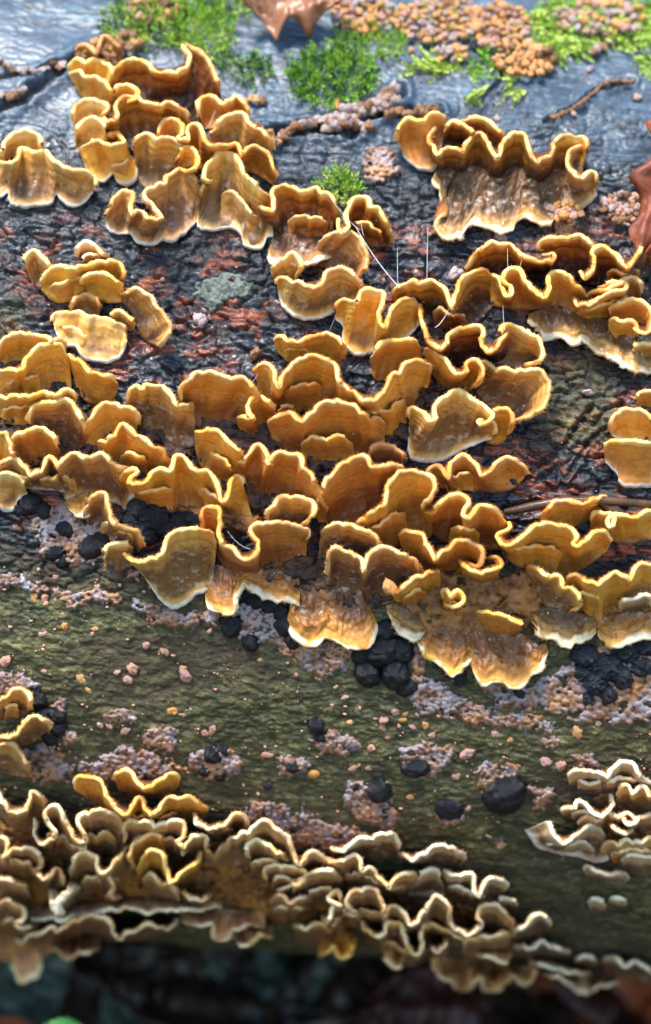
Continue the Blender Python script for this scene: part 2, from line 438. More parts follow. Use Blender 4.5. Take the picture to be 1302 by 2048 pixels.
def barkdisp(X, A, u, v, inview):
    """outward displacement in metres, and the zone masks, for bark at (X, arc length A)"""
    x = X * 1000; a = A * 1000                      # millimetres
    wx = x + 1.6 * fbm(x / 7, a / 5, 3); wa = a + 1.3 * fbm(x / 9, a / 6, 5)
    alg = sstep(1085, 1200, v + 45 * fbm(x / 16, a / 10, 8) - 0.035 * (u - 650) * 1.0)
    alg = np.maximum(alg, 0.75 * sstep(560, 640, v) * sstep(90, 20, u) * sstep(800, 660, v))
    alg = np.maximum(alg, 0.8 * sstep(110, 50, np.hypot((u - 1155) , (v - 800) * .8)) )
    mask_lo = sstep(1120, 1250, v)
    top = sstep(430, 150, v + 60 * fbm(x / 14, a / 9, 12))
    red = sstep(-0.1, 0.25, fbm(x / 11, a / 7, 21)) * sstep(380, 520, v) * (1 - mask_lo)
    red = np.maximum(red, sstep(1040, 1100, u) * sstep(660, 740, v) * sstep(1090, 1020, v) * sstep(-0.25, 0.2, fbm(x / 9, a / 7, 22)))
    red = np.maximum(red, 0.8 * sstep(140, 40, np.hypot((u - 1130) * .45, (v - 1500) * 1.4)) * sstep(-.1, .3, fbm(x / 6, a / 4, 23)))
    # plates of cracked bark, drawn out along the log
    f1, f2, idv = voro(wx / 5.2, wa / 2.6, 2)
    e = f2 - f1
    plate = sstep(0.02, 0.26, e)
    g1, g2, idg = voro(wx / 2.2 + 7, wa / 1.15, 9)
    small = sstep(0.02, 0.35, g2 - g1)
    cracky = (1 - 0.85 * top) * (1 - 0.80 * mask_lo)
    d = 0.55 * fbm(x / 22, a / 15, 1, 3)
    d = d + cracky * ((plate - 1) * 0.9 + (idv - .5) * 1.0 * plate + (small - 1) * 0.2 + (idg - .5) * .14)
    rid = 1 - np.abs(fbm(wx / 6, wa / 1.8, 14, 3)) * 2.2
    d = d + cracky * 0.5 * np.clip(rid, -1, 1)
    # the smoother green bark: fine horizontal wrinkles
    wx2 = x + 2.5 * fbm(x / 3.5, a / 2.5, 81); wa2 = a + 1.1 * fbm(x / 4, a / 1.6, 83, 3)
    wr = 1 - np.abs(fbm(wx2 / 6.5, wa2 / 1.1, 33, 2)) * 1.7
    wr2 = 1 - np.abs(vnoise(wx / 2.4, wa / 0.5, 35)) * 2
    d = d + mask_lo * (0.14 * wr * (0.5 + 0.8 * np.abs(vnoise(x / 9, a / 6, 40))) + 0.12 * wr2 + 0.30 * fbm(x / 5, a / 2.2, 44))
    d = d + (1 - .6 * top) * 0.10 * fbm(x / 1.3, a / 0.8, 50, 3) + (1 - .6 * top) * 0.05 * vnoise(x / .4, a / .35, 51)
    crack = cracky * np.maximum(sstep(0.16, 0.02, e), 0.5 * sstep(.14, .02, g2 - g1))
    crack = np.maximum(crack, mask_lo * 0.8 * sstep(0.86, 1.0, wr) * sstep(.1, .5, fbm(x / 9, a / 5, 61)))
    for pts, wd, dp in GROOVES:
        q = polydist(u, v + 5 * fbm(x / 4, a / 4, 70), pts)
        q = np.where(inview, q, 1e6)
        d = d - dp * np.exp(-(q / wd) ** 2) + 0.5 * dp * np.exp(-((q - 2.2 * wd) / (1.3 * wd)) ** 2)
        crack = np.maximum(crack, np.exp(-(q / wd) ** 2))
    return d * 0.001, alg, red, top, np.clip(crack, 0, 1)

def build_log():
    xs = np.concatenate([-0.10 - np.geomspace(0.001, 0.75, 46)[::-1], np.arange(-0.10, 0.1001, 0.00033), 0.10 + np.geomspace(0.001, 0.75, 46)])
    # section as a closed curve of (point, normal, arc)
    pts = []; nor = []
    def add(C, R, al):
        n = CDIR * math.cos(al) + UDIR * math.sin(al)
        pts.append(C + R * n); nor.append(n)
    da2 = 0.00033 / R2; da1 = 0.00033 / R1
    for al in np.arange(-math.radians(84), 0, da2): add(C2, R2, al)
    for al in np.arange(0, math.radians(66), da1): add(C1, R1, al)
    for al in np.linspace(math.radians(66.3), math.pi, 60)[:-1]: add(C1, R1, al)
    A_ = 2 * R1 - R2
    for th in np.linspace(0, math.pi / 2, 40)[:-1]:
        p = C2 - CDIR * A_ * math.cos(th) - UDIR * R2 * math.sin(th)
        n = -CDIR * math.cos(th) / A_ - UDIR * math.sin(th) / R2
        pts.append(p); nor.append(n / np.linalg.norm(n))
    for al in np.linspace(-math.pi / 2, -math.radians(84.2), 6): add(C2, R2, al)
    pts = np.array(pts); nor = np.array(nor); n = len(pts)
    seg = np.linalg.norm(np.roll(pts, -1, 0) - pts, axis=1); arc = np.concatenate([[0], np.cumsum(seg)[:-1]])
    X, A = np.meshgrid(xs, arc)
    P = pts[:, None, :] + X[..., None] * XD
    u, v = topix(P)
    N = np.broadcast_to(nor[:, None, :], P.shape)
    inview = ((P - CAM) * N).sum(-1) < 0.0
    v = np.where(inview, v, np.where((N @ UDIR) > 0, -300, 1950))
    d, alg, red, top, crack = barkdisp(X, A, u, v, inview)
    fade = sstep(0.0, 0.012, A) * sstep(arc[-1] + seg[-1], arc[-1] - 0.01, A)
    P = P + N * (d * fade)[..., None]
    nr, nc = X.shape
    f = grid_faces(nr, nc)
    last = (nr - 1) * nc + np.arange(nc - 1)
    fw = np.stack([last, last + 1, np.arange(nc - 1) + 1, np.arange(nc - 1)], 1)
    f = np.concatenate([f, fw])
    root = thing('fallen_log', (0, 0, 0), 'wet fallen log filling the picture, blue grey on top and green below', 'log')
    me = mesh_np('bark', P.reshape(-1, 3), f[:, ::-1], BARK, dict(algae=alg.ravel(), red=red.ravel(), smooth=top.ravel(), crack=crack.ravel()))
    link(bpy.data.objects.new('bark', me), root)
    # sawn ends, far outside the frame
    for sx in (0, nc - 1):
        ring = P[:, sx, :]
        c = ring.mean(0)
        vv = np.concatenate([ring, c[None]])
        i = np.arange(nr); ff = np.stack([i, (i + 1) % nr, np.full(nr, nr)], 1)
        if sx == 0: ff = ff[:, ::-1]
        me = mesh_np('cut_end', vv, ff, BARKTWIG, smooth=False)
        link(bpy.data.objects.new('cut_end', me), root)
    return pts

# ------------------------------------------------------------------ bracket fungi
def resample(pts, n):
    """Catmull-Rom through the points, n samples at even arc length"""
    p = np.asarray(pts, float)
    if len(p) > 2:
        q = np.vstack([2 * p[0] - p[1], p, 2 * p[-1] - p[-2]])
        out = []
        for i in range(1, len(q) - 2):
            t = np.linspace(0, 1, 14, endpoint=False)[:, None]
            a, b, c, d = q[i - 1], q[i], q[i + 1], q[i + 2]
            out.append(0.5 * ((2 * b) + (-a + c) * t + (2 * a - 5 * b + 4 * c - d) * t ** 2 + (-a + 3 * b - 3 * c + d) * t ** 3))
        out.append(p[-1:]); p = np.vstack(out)
    s = np.concatenate([[0], np.cumsum(np.linalg.norm(np.diff(p, axis=0), axis=1))])
    t = np.linspace(0, s[-1], n)
    return np.stack([np.interp(t, s, p[:, 0]), np.interp(t, s, p[:, 1])], 1), s[-1]

def gsm(a, sig):
    """gaussian smoothing along axis 0, mirrored at the ends"""
    if sig < 0.3: return a.copy()
    r = int(min(3 * sig, 3 * len(a))) + 1
    k = np.exp(-0.5 * (np.arange(-r, r + 1) / sig) ** 2); k /= k.sum()
    def one(x):
        ext = np.concatenate([2 * x[0] - np.interp(np.arange(r, 0, -1), np.arange(len(x)), x), x,
                              2 * x[-1] - np.interp(np.arange(len(x) - 2, len(x) - 2 - r, -1), np.arange(len(x)), x)])
        return np.convolve(ext, k, 'valid')
    return np.stack([one(a[:, i]) for i in range(a.shape[1])], 1) if a.ndim == 2 else one(a)

NB = [0]
SUBS = []
NEED = []
SHORT = {}
def bracket(label, crop, opts, rim, low):
    NB[0] += 1; seed = NB[0] * 13
    ox, oy = crop
    def P(s):
        if not isinstance(s, str): return np.asarray(s, float)
        return np.array([[ox + float(a.split(',')[0]) / 2, oy + float(a.split(',')[1]) / 2] for a in s.split()])
    o = dict(m='g', H=10.0, k=1.9, wl=0, fz=1.0, r=0.52, h0=0.6, sm=30.0)
    for kv in opts.split():
        a, b = kv.split('='); o[a] = b if a == 'm' else float(b)
    if o.get('swap'): rim, low = low, rim
    rp = P(rim)
    _, L = resample(rp, 8)
    n = int(max(24, L / 3.2))
    R, L = resample(rp, n)
    px = L / (n - 1)
    t_ = np.arange(n) * px
    # small unevenness of the growing edge
    R = R + 1.7 * np.stack([vnoise(t_ / 23, t_ * 0 + seed, 1), vnoise(t_ / 19, t_ * 0 + seed, 2)], 1) + 0.8 * np.stack([vnoise(t_ / 7, t_ * 0 + seed, 3), vnoise(t_ / 6, t_ * 0 + seed, 4)], 1)
    # ruffles of the growing edge, finer than the traced line
    fa, fw = (3.6, 19.0) if o['m'] in 'pw' else (4.3, 27.0)
    fa = o.get('fa', fa) * min(1, L / 160)
    env = np.minimum(1, np.minimum(t_, L - t_) / 25)
    ru = vnoise(t_ / fw + 0.6 * vnoise(t_ / 60, t_ * 0 + seed, 31), t_ * 0 + seed + .5, 32) * 1.5 + 0.5 * vnoise(t_ / (fw * .45), t_ * 0 + seed + .5, 33)
    R[:, 1] += fa * env * ru; R[:, 0] += 0.6 * fa * env * vnoise(t_ / fw, t_ * 0 + seed + .3, 34) * 1.5
    Rs = gsm(R, o['sm'] / px)
    chord = R[-1] - R[0]; chord = chord / max(1e-6, np.linalg.norm(chord))
    pr = gsm(R, o['sm'] * 0.5 / px) @ chord
    pr = np.maximum.accumulate(pr); g = (pr - pr[0]) / max(1e-6, pr[-1] - pr[0])
    g = 0.8 * g + 0.2 * np.linspace(0, 1, n)
    if isinstance(low, str) and low.startswith('+'):
        dv = float(low[1:]) / 2
        Rh = gsm(R, o['sm'] * 1.6 / px)
        B = Rh.copy(); B[:, 1] = B[:, 1] + dv * (0.55 + 0.45 * np.sin(math.pi * g)) + 4 * vnoise(t_ / 40, t_ * 0 + seed, 9)
    else:
        Bq, LB = resample(P(low), 400)
        B = np.stack([np.interp(g, np.linspace(0, 1, 400), Bq[:, 0]), np.interp(g, np.linspace(0, 1, 400), Bq[:, 1])], 1)
        if o['wl'] and not o.get('swap'):
            B = B + 2.2 * np.stack([vnoise(t_ / 16, t_ * 0 + seed, 5), vnoise(t_ / 14, t_ * 0 + seed, 6)], 1)
        else: B = gsm(B, 10 / px)
    shelf = Rs[:, 1].mean() < B[:, 1].mean()
    depth_px = np.linalg.norm(R - B, axis=1).mean()
    nt_ = int(np.clip(depth_px / 4.0, 10, 34))
    tt = np.linspace(0, 1, nt_) ** 0.85
    # height of the rim above the bark
    sl = np.linspace(0, 1, n)
    taper = 0.40 + 0.60 * np.minimum(1, np.sin(math.pi * np.clip(sl, 0.0, 1)) * 1.9) ** 0.8
    kk = (min(o['k'], 1.3) if o['m'] in 'pw' else o['k']) if shelf else 0.25
    ruff = (R[:, 1] - Rs[:, 1]) / 8.8 * kk
    hS = (np.maximum(o['H'] * taper + 0.5 * vnoise(t_ / 30, t_ * 0 + seed, 7), 1.0)) * 0.001
    rf_ = gsm(ruff, 2.0); rf_ = np.tanh(rf_ / (0.5 * o['H'])) * 0.5 * o['H'] * 0.001 * (taper if shelf else 1)
    T = tt[:, None]
    rr = Rs[None] + (R - Rs)[None] * (T ** 0.75)[..., None]
    # folds die out towards the attachment
    UV = B[None] * (1 - T)[..., None] + rr * T[..., None]
    tex = o.get('tex', 1.9) if shelf else 1.2
    h = o['h0'] * 0.001 + (hS[None] - o['h0'] * 0.001) * (T ** tex) + rf_[None] * T ** 0.95
    S_, T_ = np.meshgrid(t_, tt)
    # radial creases and growth-zone ripples (real relief, a fraction of a millimetre)
    fan = np.sin(math.pi * np.clip(T_, 0, 1)) ** 0.7
    h = np.maximum(h, 0.0003); h = h + 0.001 * fan * (0.45 * vnoise(S_ / 13, T_ * depth_px / 34 + seed, 11) + 0.85 * vnoise(S_ / 30, T_ * depth_px / 45 + seed, 12) + 0.07 * np.sin(T_ * depth_px / 5.5 + 2 * vnoise(S_ / 40, T_, 13)))
    if o.get('swap'): h = np.maximum(h, 0.0003); h = h + 0.001 * fan * (1.2 * vnoise(S_ / 38, T_ * depth_px / 30 + seed, 21) + 0.6 * vnoise(S_ / 11, T_ * depth_px / 10 + seed, 22)); h = np.maximum(h, 0.0004)
    UV[..., 0] += fan * 2.0 * vnoise(S_ / 20, T_ * 3, seed)
    Pm = project(UV[..., 0], UV[..., 1], h)                    # (nt, n, 3)
    dS = np.gradient(Pm, axis=1); dT = np.gradient(Pm, axis=0)
    N = np.cross(dS, dT); N /= np.linalg.norm(N, axis=-1, keepdims=True) + 1e-12
    sgn = 1.0 if ((N * (CAM - Pm)).sum(-1) > 0).mean() > 0.5 else -1.0
    N *= sgn
    for ax in (0, 1):     # smooth normals used for thickness
        N = (np.roll(N, 1, ax) + 2 * N + np.roll(N, -1, ax)) / 4 if N.shape[ax] > 4 and ax == 1 else N
    N[:, 0] = N[:, 1]; N[:, -1] = N[:, -2]
    N /= np.linalg.norm(N, axis=-1, keepdims=True) + 1e-12
    dist = np.zeros((nt_, n)); seg = np.linalg.norm(np.diff(Pm, axis=0), axis=-1)
    dist[:-1] = np.cumsum(seg[::-1], 0)[::-1]
    rdm = dist * 1000
    # rolled edge
    r = 0.001 * o['r'] * (1 + 0.38 * vnoise(t_ / 22, t_ * 0 + seed, 15) + 0.2 * vnoise(t_ / 8, t_ * 0 + seed, 16)) * (0.75 + 0.25 * taper)
    Td = dT[-1] / (np.linalg.norm(dT[-1], axis=-1, keepdims=True) + 1e-12); Td = gsm(Td, 1.5)
    Td /= np.linalg.norm(Td, axis=-1, keepdims=True)
    Nr = N[-1]
    rows = [Pm]; rows_rd = [rdm]
    ths = np.linspace(0, math.pi, 8)[1:]
    lip = np.stack([Pm[-1] + Td * (r * math.sin(th) * 1.0)[:, None] - Nr * (r * (1 - math.cos(th)))[:, None] for th in ths])
    rows.append(lip); rows_rd.append(np.stack([r * 1000 * 0.0 + 0.15 * i for i, th in enumerate(ths)]) * 0 + np.linspace(0, 0.3, len(ths))[:, None] + np.zeros((1, n)))
    # back (cap) surface, from the edge back to where it meets the bark
    Rq = gsm(R, o['sm'] * 1.1 / px)
    up_ = 7.0 if shelf else -4.0
    cu = R[:, 0] * 0.35 + Rq[:, 0] * 0.65; cv = Rq[:, 1] - up_ * np.sin(math.pi * sl) ** .5
    cv = np.where(cv > R[:, 1] + 8, cv, cv) if shelf else B[:, 1] * 0.6 + R[:, 1] * 0.4
    Ct = project(cu, cv, 0.0012 + 0.0012 * (0.5 + vnoise(t_ / 12, t_ * 0 + seed, 18)) if shelf else np.full(n, -.0004))
    A0 = lip[-1]; nb_ = 9
    B0 = A0 - Td * 0.0028 - Nr * 0.0004
    wq = np.linspace(0, 1, nb_ + 1)[1:, None, None]
    Pb = (1 - wq) ** 2 * A0[None] + 2 * wq * (1 - wq) * B0[None] + wq ** 2 * Ct[None]
    Pb = Pb + lognormal(Pb) * (0.00035 * vnoise(np.arange(n)[None, :] * px / 7, wq[..., 0] * 6 + seed, 19))[..., None] * np.minimum(1, wq * 4)
    cd_ = np.concatenate([[np.zeros(n)], np.cumsum(np.linalg.norm(np.diff(np.concatenate([A0[None], Pb]), axis=0), axis=-1), 0)]) * 1000 + 0.3
    rows.append(Pb); rows_rd.append(cd_[1:])
    # skirt at the attached margin
    hk = project(UV[0, :, 0], UV[0, :, 1], np.full(n, -0.0016))
    V = np.concatenate([hk[None]] + rows); RD = np.concatenate([rdm[:1]] + rows_rd)
    nrow = V.shape[0]
    iu = 1 + nt_                                    # rows 0..nt_: underside ; lip rows ; cap rows
    LD = np.full(V.shape[:2], 50.0)
    if o['wl']:
        sg = np.linalg.norm(np.diff(Pm, axis=0), axis=-1) * 1000
        ld = np.concatenate([np.zeros((1, n)), np.cumsum(sg, 0)])
        LD[1:iu] = ld; LD[0] = 0
    # smooth normals on the whole surface, so parts join without a seam
    a = np.gradient(V, axis=0); b = np.gradient(V, axis=1)
    VN = np.cross(b, a) * sgn; VN /= np.linalg.norm(VN, axis=-1, keepdims=True) + 1e-12
    # split rows: rim takes the last ~0.9 mm of the underside, the lip and a little of the cap
    meanrd = rdm.mean(1)
    ir = 1 + int(np.argmax(meanrd < 1.1)); ir = min(ir, iu - 2)
    ic = iu + len(ths)
    base = project(UV[0, n // 2, 0], UV[0, n // 2, 1], 0.0)
    root = thing('bracket_fungus', base, label, 'bracket fungus', 'ruffled bracket fungi on the log')
    mat = MATS[o['m']]
    def piece(name, r0, r1, mt, full=True):
        vv = V[r0:r1 + 1] - base; f = grid_faces(r1 - r0 + 1, n)
        if sgn < 0: f = f[:, ::-1]
        f = f[:, ::1]
        me = mesh_np(name, vv.reshape(-1, 3), f, mt, dict(rd=RD[r0:r1 + 1].ravel(), ld=LD[r0:r1 + 1].ravel()), normals=VN[r0:r1 + 1].reshape(-1, 3))
        return link(bpy.data.objects.new(name, me), root)
    piece('underside', 0, ir, mat)
    piece('rim', ir, ic, mat)
    if nrow - 1 > ic: piece('cap', ic, nrow - 1, CAPM)
    # short hairs on the cap, densest at the edge
    if not o.get('sub') and shelf and L > 90 and rng.random() < {'p': .8, 'w': .5, 'g': .42, 't': .35, 'd': .3, 'b': 0, 'o': 0, 'n': 0}[o['m']]:
        for q_ in range(2 if L > 420 else 1):
            sp = rng.uniform(.32, .5) if o['m'] in 'gtd' else rng.uniform(.6, .85)
            if L > 420: sp *= .6
            c_ = rng.uniform(sp / 2 + .06, 1 - sp / 2 - .06) if L <= 420 else (.3, .7)[q_]
            i0, i1 = int((c_ - sp / 2) * n), int((c_ + sp / 2) * n)
            if i1 - i0 < 12: continue
            ii = np.arange(i0, i1); e_ = np.sin(math.pi * (ii - i0) / (i1 - i0)) ** .6
            fr_ = rng.uniform(.42, .58)
            R2 = Rs[ii] * (1 - fr_) + B[ii] * fr_
            tq = t_[ii]
            R2[:, 1] += -6 * e_ + 8 * vnoise(tq / 30, tq * 0 + seed, 41) + 4; R2[:, 0] += 5 * vnoise(tq / 26, tq * 0 + seed, 42)
            B2 = Rs[ii] * .0 + B[ii]; B2 = B2 + np.array([0, 2.0]); B2[:, 1] = np.maximum(B2[:, 1], R2[:, 1] + 8)
            pre = 'small inner frill below the ' if o['m'] in 'gtd' else 'thin frill under the '
            side = '' if L <= 420 else (' left half', ' right half')[q_]
            if side: pre = pre.replace(' the ', side + ' of the ')
            lab = SHORT.get(label, label)
            if len((pre + lab).split()) > 16: lab = label.split(',')[0]
            while len((pre + lab).split()) > 16:
                cuts = [lab.rfind(c_) for c_ in (' with ', ' at ', ' of ', ' between ', ' over ', ' under ', ' below ', ' that ', ' beside ', ' in ', ' near ')]
                if max(cuts) < 8: break
                lab = lab[:max(cuts)]
            wds = (pre + lab).split()
            side = ''
            SUBS.append((' '.join(wds) + side, 'm=%s H=%.2f sub=1 k=%.2f r=%.2f fz=.4 sm=%.1f' % (o['m'], max(2.5, o['H'] * (.62 if o['m'] in 'gtd' else .68)), 1.6, o['r'] * .8, 18), R2, B2))
    if o['fz'] > 0 and L > 50:
        nh = int(L / 8.8 * 9 * o['fz'] ** 1.3)
        si = rng.integers(1, n - 1, nh); back = (rng.random(nh) ** 1.3 * 7).astype(int)
        row = iu + len(ths) - 2 + back
        row = np.minimum(row, nrow - 1)
        P0 = V[row, si] + (V[row, si + 1] - V[row, si]) * rng.random(nh)[:, None] - base
        nb = VN[row, si]
        dirs = nb * 0.7 + Td[si] * (0.6 * np.exp(-back / 2.0))[:, None] + UDIR * 0.25 + rng.normal(0, 0.33, (nh, 3))
        dirs /= np.linalg.norm(dirs, axis=1)[:, None]
        ln = rng.uniform(0.2, 0.75, nh)[:, None] * 0.001
        side = np.cross(dirs, CDIR[None] + rng.normal(0, .3, (nh, 3))); side /= np.linalg.norm(side, axis=1)[:, None]
        wv = side * 0.000055
        tip = P0 + dirs * ln; mid = P0 + dirs * ln * 0.5
        hv = np.stack([P0 - wv, P0 + wv, tip], 1).reshape(-1, 3)
        hf = np.arange(nh * 3).reshape(-1, 3)
        fm = {'p': FUZZP, 'w': FUZZP, 'b': FUZZ2, 'd': FUZZ2, 'g': FUZZ2}.get(o['m'], FUZZ)
        ob = link(bpy.data.objects.new('fuzz', mesh_np('fuzz', hv, hf, fm, smooth=False)), root)
        tag(ob, kind='stuff')
    return root

# ------------------------------------------------------------------ crusts, knobs, black fungi
def crust(label, poly, mat=None, lump=0.85, hgt=1.0, name='crust_fungus', cat='crust fungus', group='pinkish crust fungi on the bark', seed=None):
    NB[0] += 1; s = seed or NB[0] * 7
    p = np.array([[float(c) for c in a.split(',')] for a in poly.split()])
    st = 2.6
    u0, v0 = p.min(0) - 14; u1, v1 = p.max(0) + 14
    U, V = np.meshgrid(np.arange(u0, u1, st), np.arange(v0, v1, st))
    ds = polydist(U, V, p, True) * np.where(inpoly(U, V, p), 1, -1)
    ds = ds + 9 * fbm(U / 26, V / 22, s) + 5 * vnoise(U / 8, V / 8, s + 3)
    f1, f2, idv = voro(U / (9 * lump) + 0.5 * vnoise(U / 20, V / 20, s), V / (8 * lump), s + 5)
    bumps = np.sqrt(np.clip(1 - (f1 / 0.72) ** 2, 0, 1)) * (0.45 + 0.75 * idv)
    f3, f4, id3 = voro(U / (4.5 * lump), V / (4.2 * lump), s + 9)
    bumps = bumps * 0.8 + 0.3 * np.sqrt(np.clip(1 - (f3 / 0.75) ** 2, 0, 1))
    edge = np.sqrt(sstep(-1.0, 11.0, ds))
    hole = sstep(0.5, 0.7, fbm(U / 30, V / 24, s + 40))
    hh = (0.35 + bumps) * edge * (1 - 0.8 * hole)
    H = -0.0009 + 0.0009 * hgt * hh + 0.0011 * edge * (1 - hole)
    P = project(U, V, H)
    base = project(p[:, 0].mean(), p[:, 1].mean(), 0.0)
    f = grid_faces(*U.shape)
    ok = ((ds > -3) & (H > -0.0008)).ravel()
    f = f[ok[f].any(1)]
    used, inv = np.unique(f.ravel(), return_inverse=True)
    me = mesh_np(name, (P.reshape(-1, 3) - base)[used], inv.reshape(f.shape)[:, ::-1] if False else inv.reshape(f.shape), mat or CRUST, dict(hh=bumps.ravel()[used]))
    o = link(bpy.data.objects.new(name, me)); o.location = Vector(base.tolist())
    me.flip_normals() if False else None
    return tag(o, label, cat, group)

KM = {}
def knobmesh(mi, j):
    """small uneven rounded knob, unit size, sitting on z = 0"""
    key = (mi, j)
    if key not in KM:
        nu, nv = 14, 8
        th = np.linspace(0, 2 * math.pi, nu, endpoint=False); ph = np.linspace(0, math.pi, nv)
        T, Ph = np.meshgrid(th, ph)
        r = 1 + 0.55 * vnoise(np.cos(T) * 1.3 + j * 9, np.sin(T) * 1.3 + Ph, j + 3) + 0.1 * vnoise(np.cos(T) * 3 + j * 5, np.sin(T) * 3 + Ph * 3, j + 30)
        if j % 3 == 1: r = r * (1 - 0.35 * np.exp(-(Ph / 0.5) ** 2))      # dimpled cup
        x = r * np.sin(Ph) * np.cos(T); y = r * np.sin(Ph) * np.sin(T); z = r * np.cos(Ph) * 0.75 + 0.2
        V = np.stack([x, y, z], -1).reshape(-1, 3)
        f = []
        for a in range(nv - 1):
            for b in range(nu):
                f.append([a * nu + b, (a + 1) * nu + b, (a + 1) * nu + (b + 1) % nu, a * nu + (b + 1) % nu])
        KM[key] = mesh_np('knob', V, np.array(f), KNOBM[mi] if isinstance(mi, int) else mi)
    return KM[key]

def surfmat(u, v, h, sx, sy, sz, rot):
    p = project(np.array([u]), np.array([v]), h)[0]; n = lognormal(p)
    a = XD; b = np.cross(n, a)
    c, s = math.cos(rot), math.sin(rot)
    e1 = a * c + b * s; e2 = -a * s + b * c
    return Matrix(((e1[0] * sx, e2[0] * sy, n[0] * sz, p[0]), (e1[1] * sx, e2[1] * sy, n[1] * sz, p[1]), (e1[2] * sx, e2[2] * sy, n[2] * sz, p[2]), (0, 0, 0, 1)))

def knob(u, v, rpx, mi=0, parent=None, label=None, group=None, h=0.0002, flat=1.0):
    s = rpx / 8800.0
    o = bpy.data.objects.new('knob' if parent else 'fungus_bud', knobmesh(mi, int(rng.integers(0, 9))))
    link(o)
    m = surfmat(u, v, h, s * rng.uniform(.8, 1.35), s * rng.uniform(.65, 1.1), s * flat * rng.uniform(.6, 1.5), rng.uniform(0, 6.3))
    if parent is not None:
        o.parent = parent; o.matrix_parent_inverse = Matrix.Identity(4)
        o.matrix_basis = Matrix.Translation(-parent.location) @ m
    else:
        o.matrix_basis = m
        tag(o, label, 'fungus bud', group)
    return o

def knobs(label, spots, mis, name='knobbly_fungus', cat='fungus cluster', group=None, h=0.0004, flat=1.0, zig=None):
    """spots: list of (u, v, radius px)"""
    c = np.array([s[:2] for s in spots]).mean(0)
    root = thing(name, project(c[0:1], c[1:2], 0.0)[0], label, cat, group)
    for (u, v, r) in spots:
        knob(u, v, r, mis[int(rng.integers(0, len(mis)))], root, h=h + rng.uniform(-.0003, .0012), flat=flat)
    return root

def blob_spots(cu, cv, ru, rv, n, r0, r1):
    out = []
    tries = 0
    while len(out) < n and tries < 4000:
        tries += 1
        a, b = rng.uniform(-1, 1, 2)
        if a * a + b * b > 1: continue
        u, v, r = cu + a * ru, cv + b * rv, rng.uniform(r0, r1)
        if all(math.hypot(u - q[0], (v - q[1])) > 0.62 * (r + q[2]) for q in out): out.append((u, v, r))
    return out

def chain_spots(line, step, r0, r1, jit=3):
    p, L = resample([[float(c) for c in a.split(',')] for a in line.split()], max(2, 2))
    n = int(max(2, L / step)); p, L = resample([[float(c) for c in a.split(',')] for a in line.split()], n)
    return [(a + rng.normal(0, jit * .5), b + rng.normal(0, jit), rng.uniform(r0, r1)) for a, b in p]

def uvsphere(nu=56, nv=32, seed=0, amp=0.05, fr=2.0):
    th = np.linspace(0, 2 * math.pi, nu, endpoint=False); ph = np.linspace(0, math.pi, nv)
    T, Ph = np.meshgrid(th, ph)
    x, y, z = np.sin(Ph) * np.cos(T), np.sin(Ph) * np.sin(T), np.cos(Ph)
    r = 1 + amp * 1.6 * vnoise(x * fr + seed * 7, y * fr + z * fr * .7, seed) + amp * .6 * vnoise(x * fr * 3 + z * 3, y * fr * 3, seed + 5)
    V = np.stack([x * r, y * r, z * r], -1).reshape(-1, 3)
    f = [[a * nu + b, (a + 1) * nu + b, (a + 1) * nu + (b + 1) % nu, a * nu + (b + 1) % nu] for a in range(nv - 1) for b in range(nu)]
    return V, np.array(f)

def black(label, spots, wet=False, sq=0.85):
    """each spot one rounded black fruit body"""
    many = len(spots) > 1
    c = np.array([s[:2] for s in spots]).mean(0)
    root = thing('black_fungus', project(c[0:1], c[1:2], 0.0)[0], label, 'black fungus', 'black round fungi on the bark') if many else None
    for i, (u, v, r) in enumerate(spots):
        V, f = uvsphere(seed=int(rng.integers(0, 99)), amp=0.14 if wet else 0.06, fr=3.0 if wet else 2.2)
        me = mesh_np('lobe' if many else 'black_fungus', V, f, BLACKW if wet else BLACK)
        o = link(bpy.data.objects.new('lobe' if many else 'black_fungus', me))
        s = r / 8800.0
        m = surfmat(u, v, 0.0003 - s * 0.05, s * rng.uniform(.9, 1.15), s * rng.uniform(.8, 1.0), s * sq, rng.uniform(0, 6))
        if many:
            o.parent = root; o.matrix_parent_inverse = Matrix.Identity(4); o.matrix_basis = Matrix.Translation(-root.location) @ m
        else:
            o.matrix_basis = m; tag(o, label, 'black fungus', 'black round fungi on the bark')

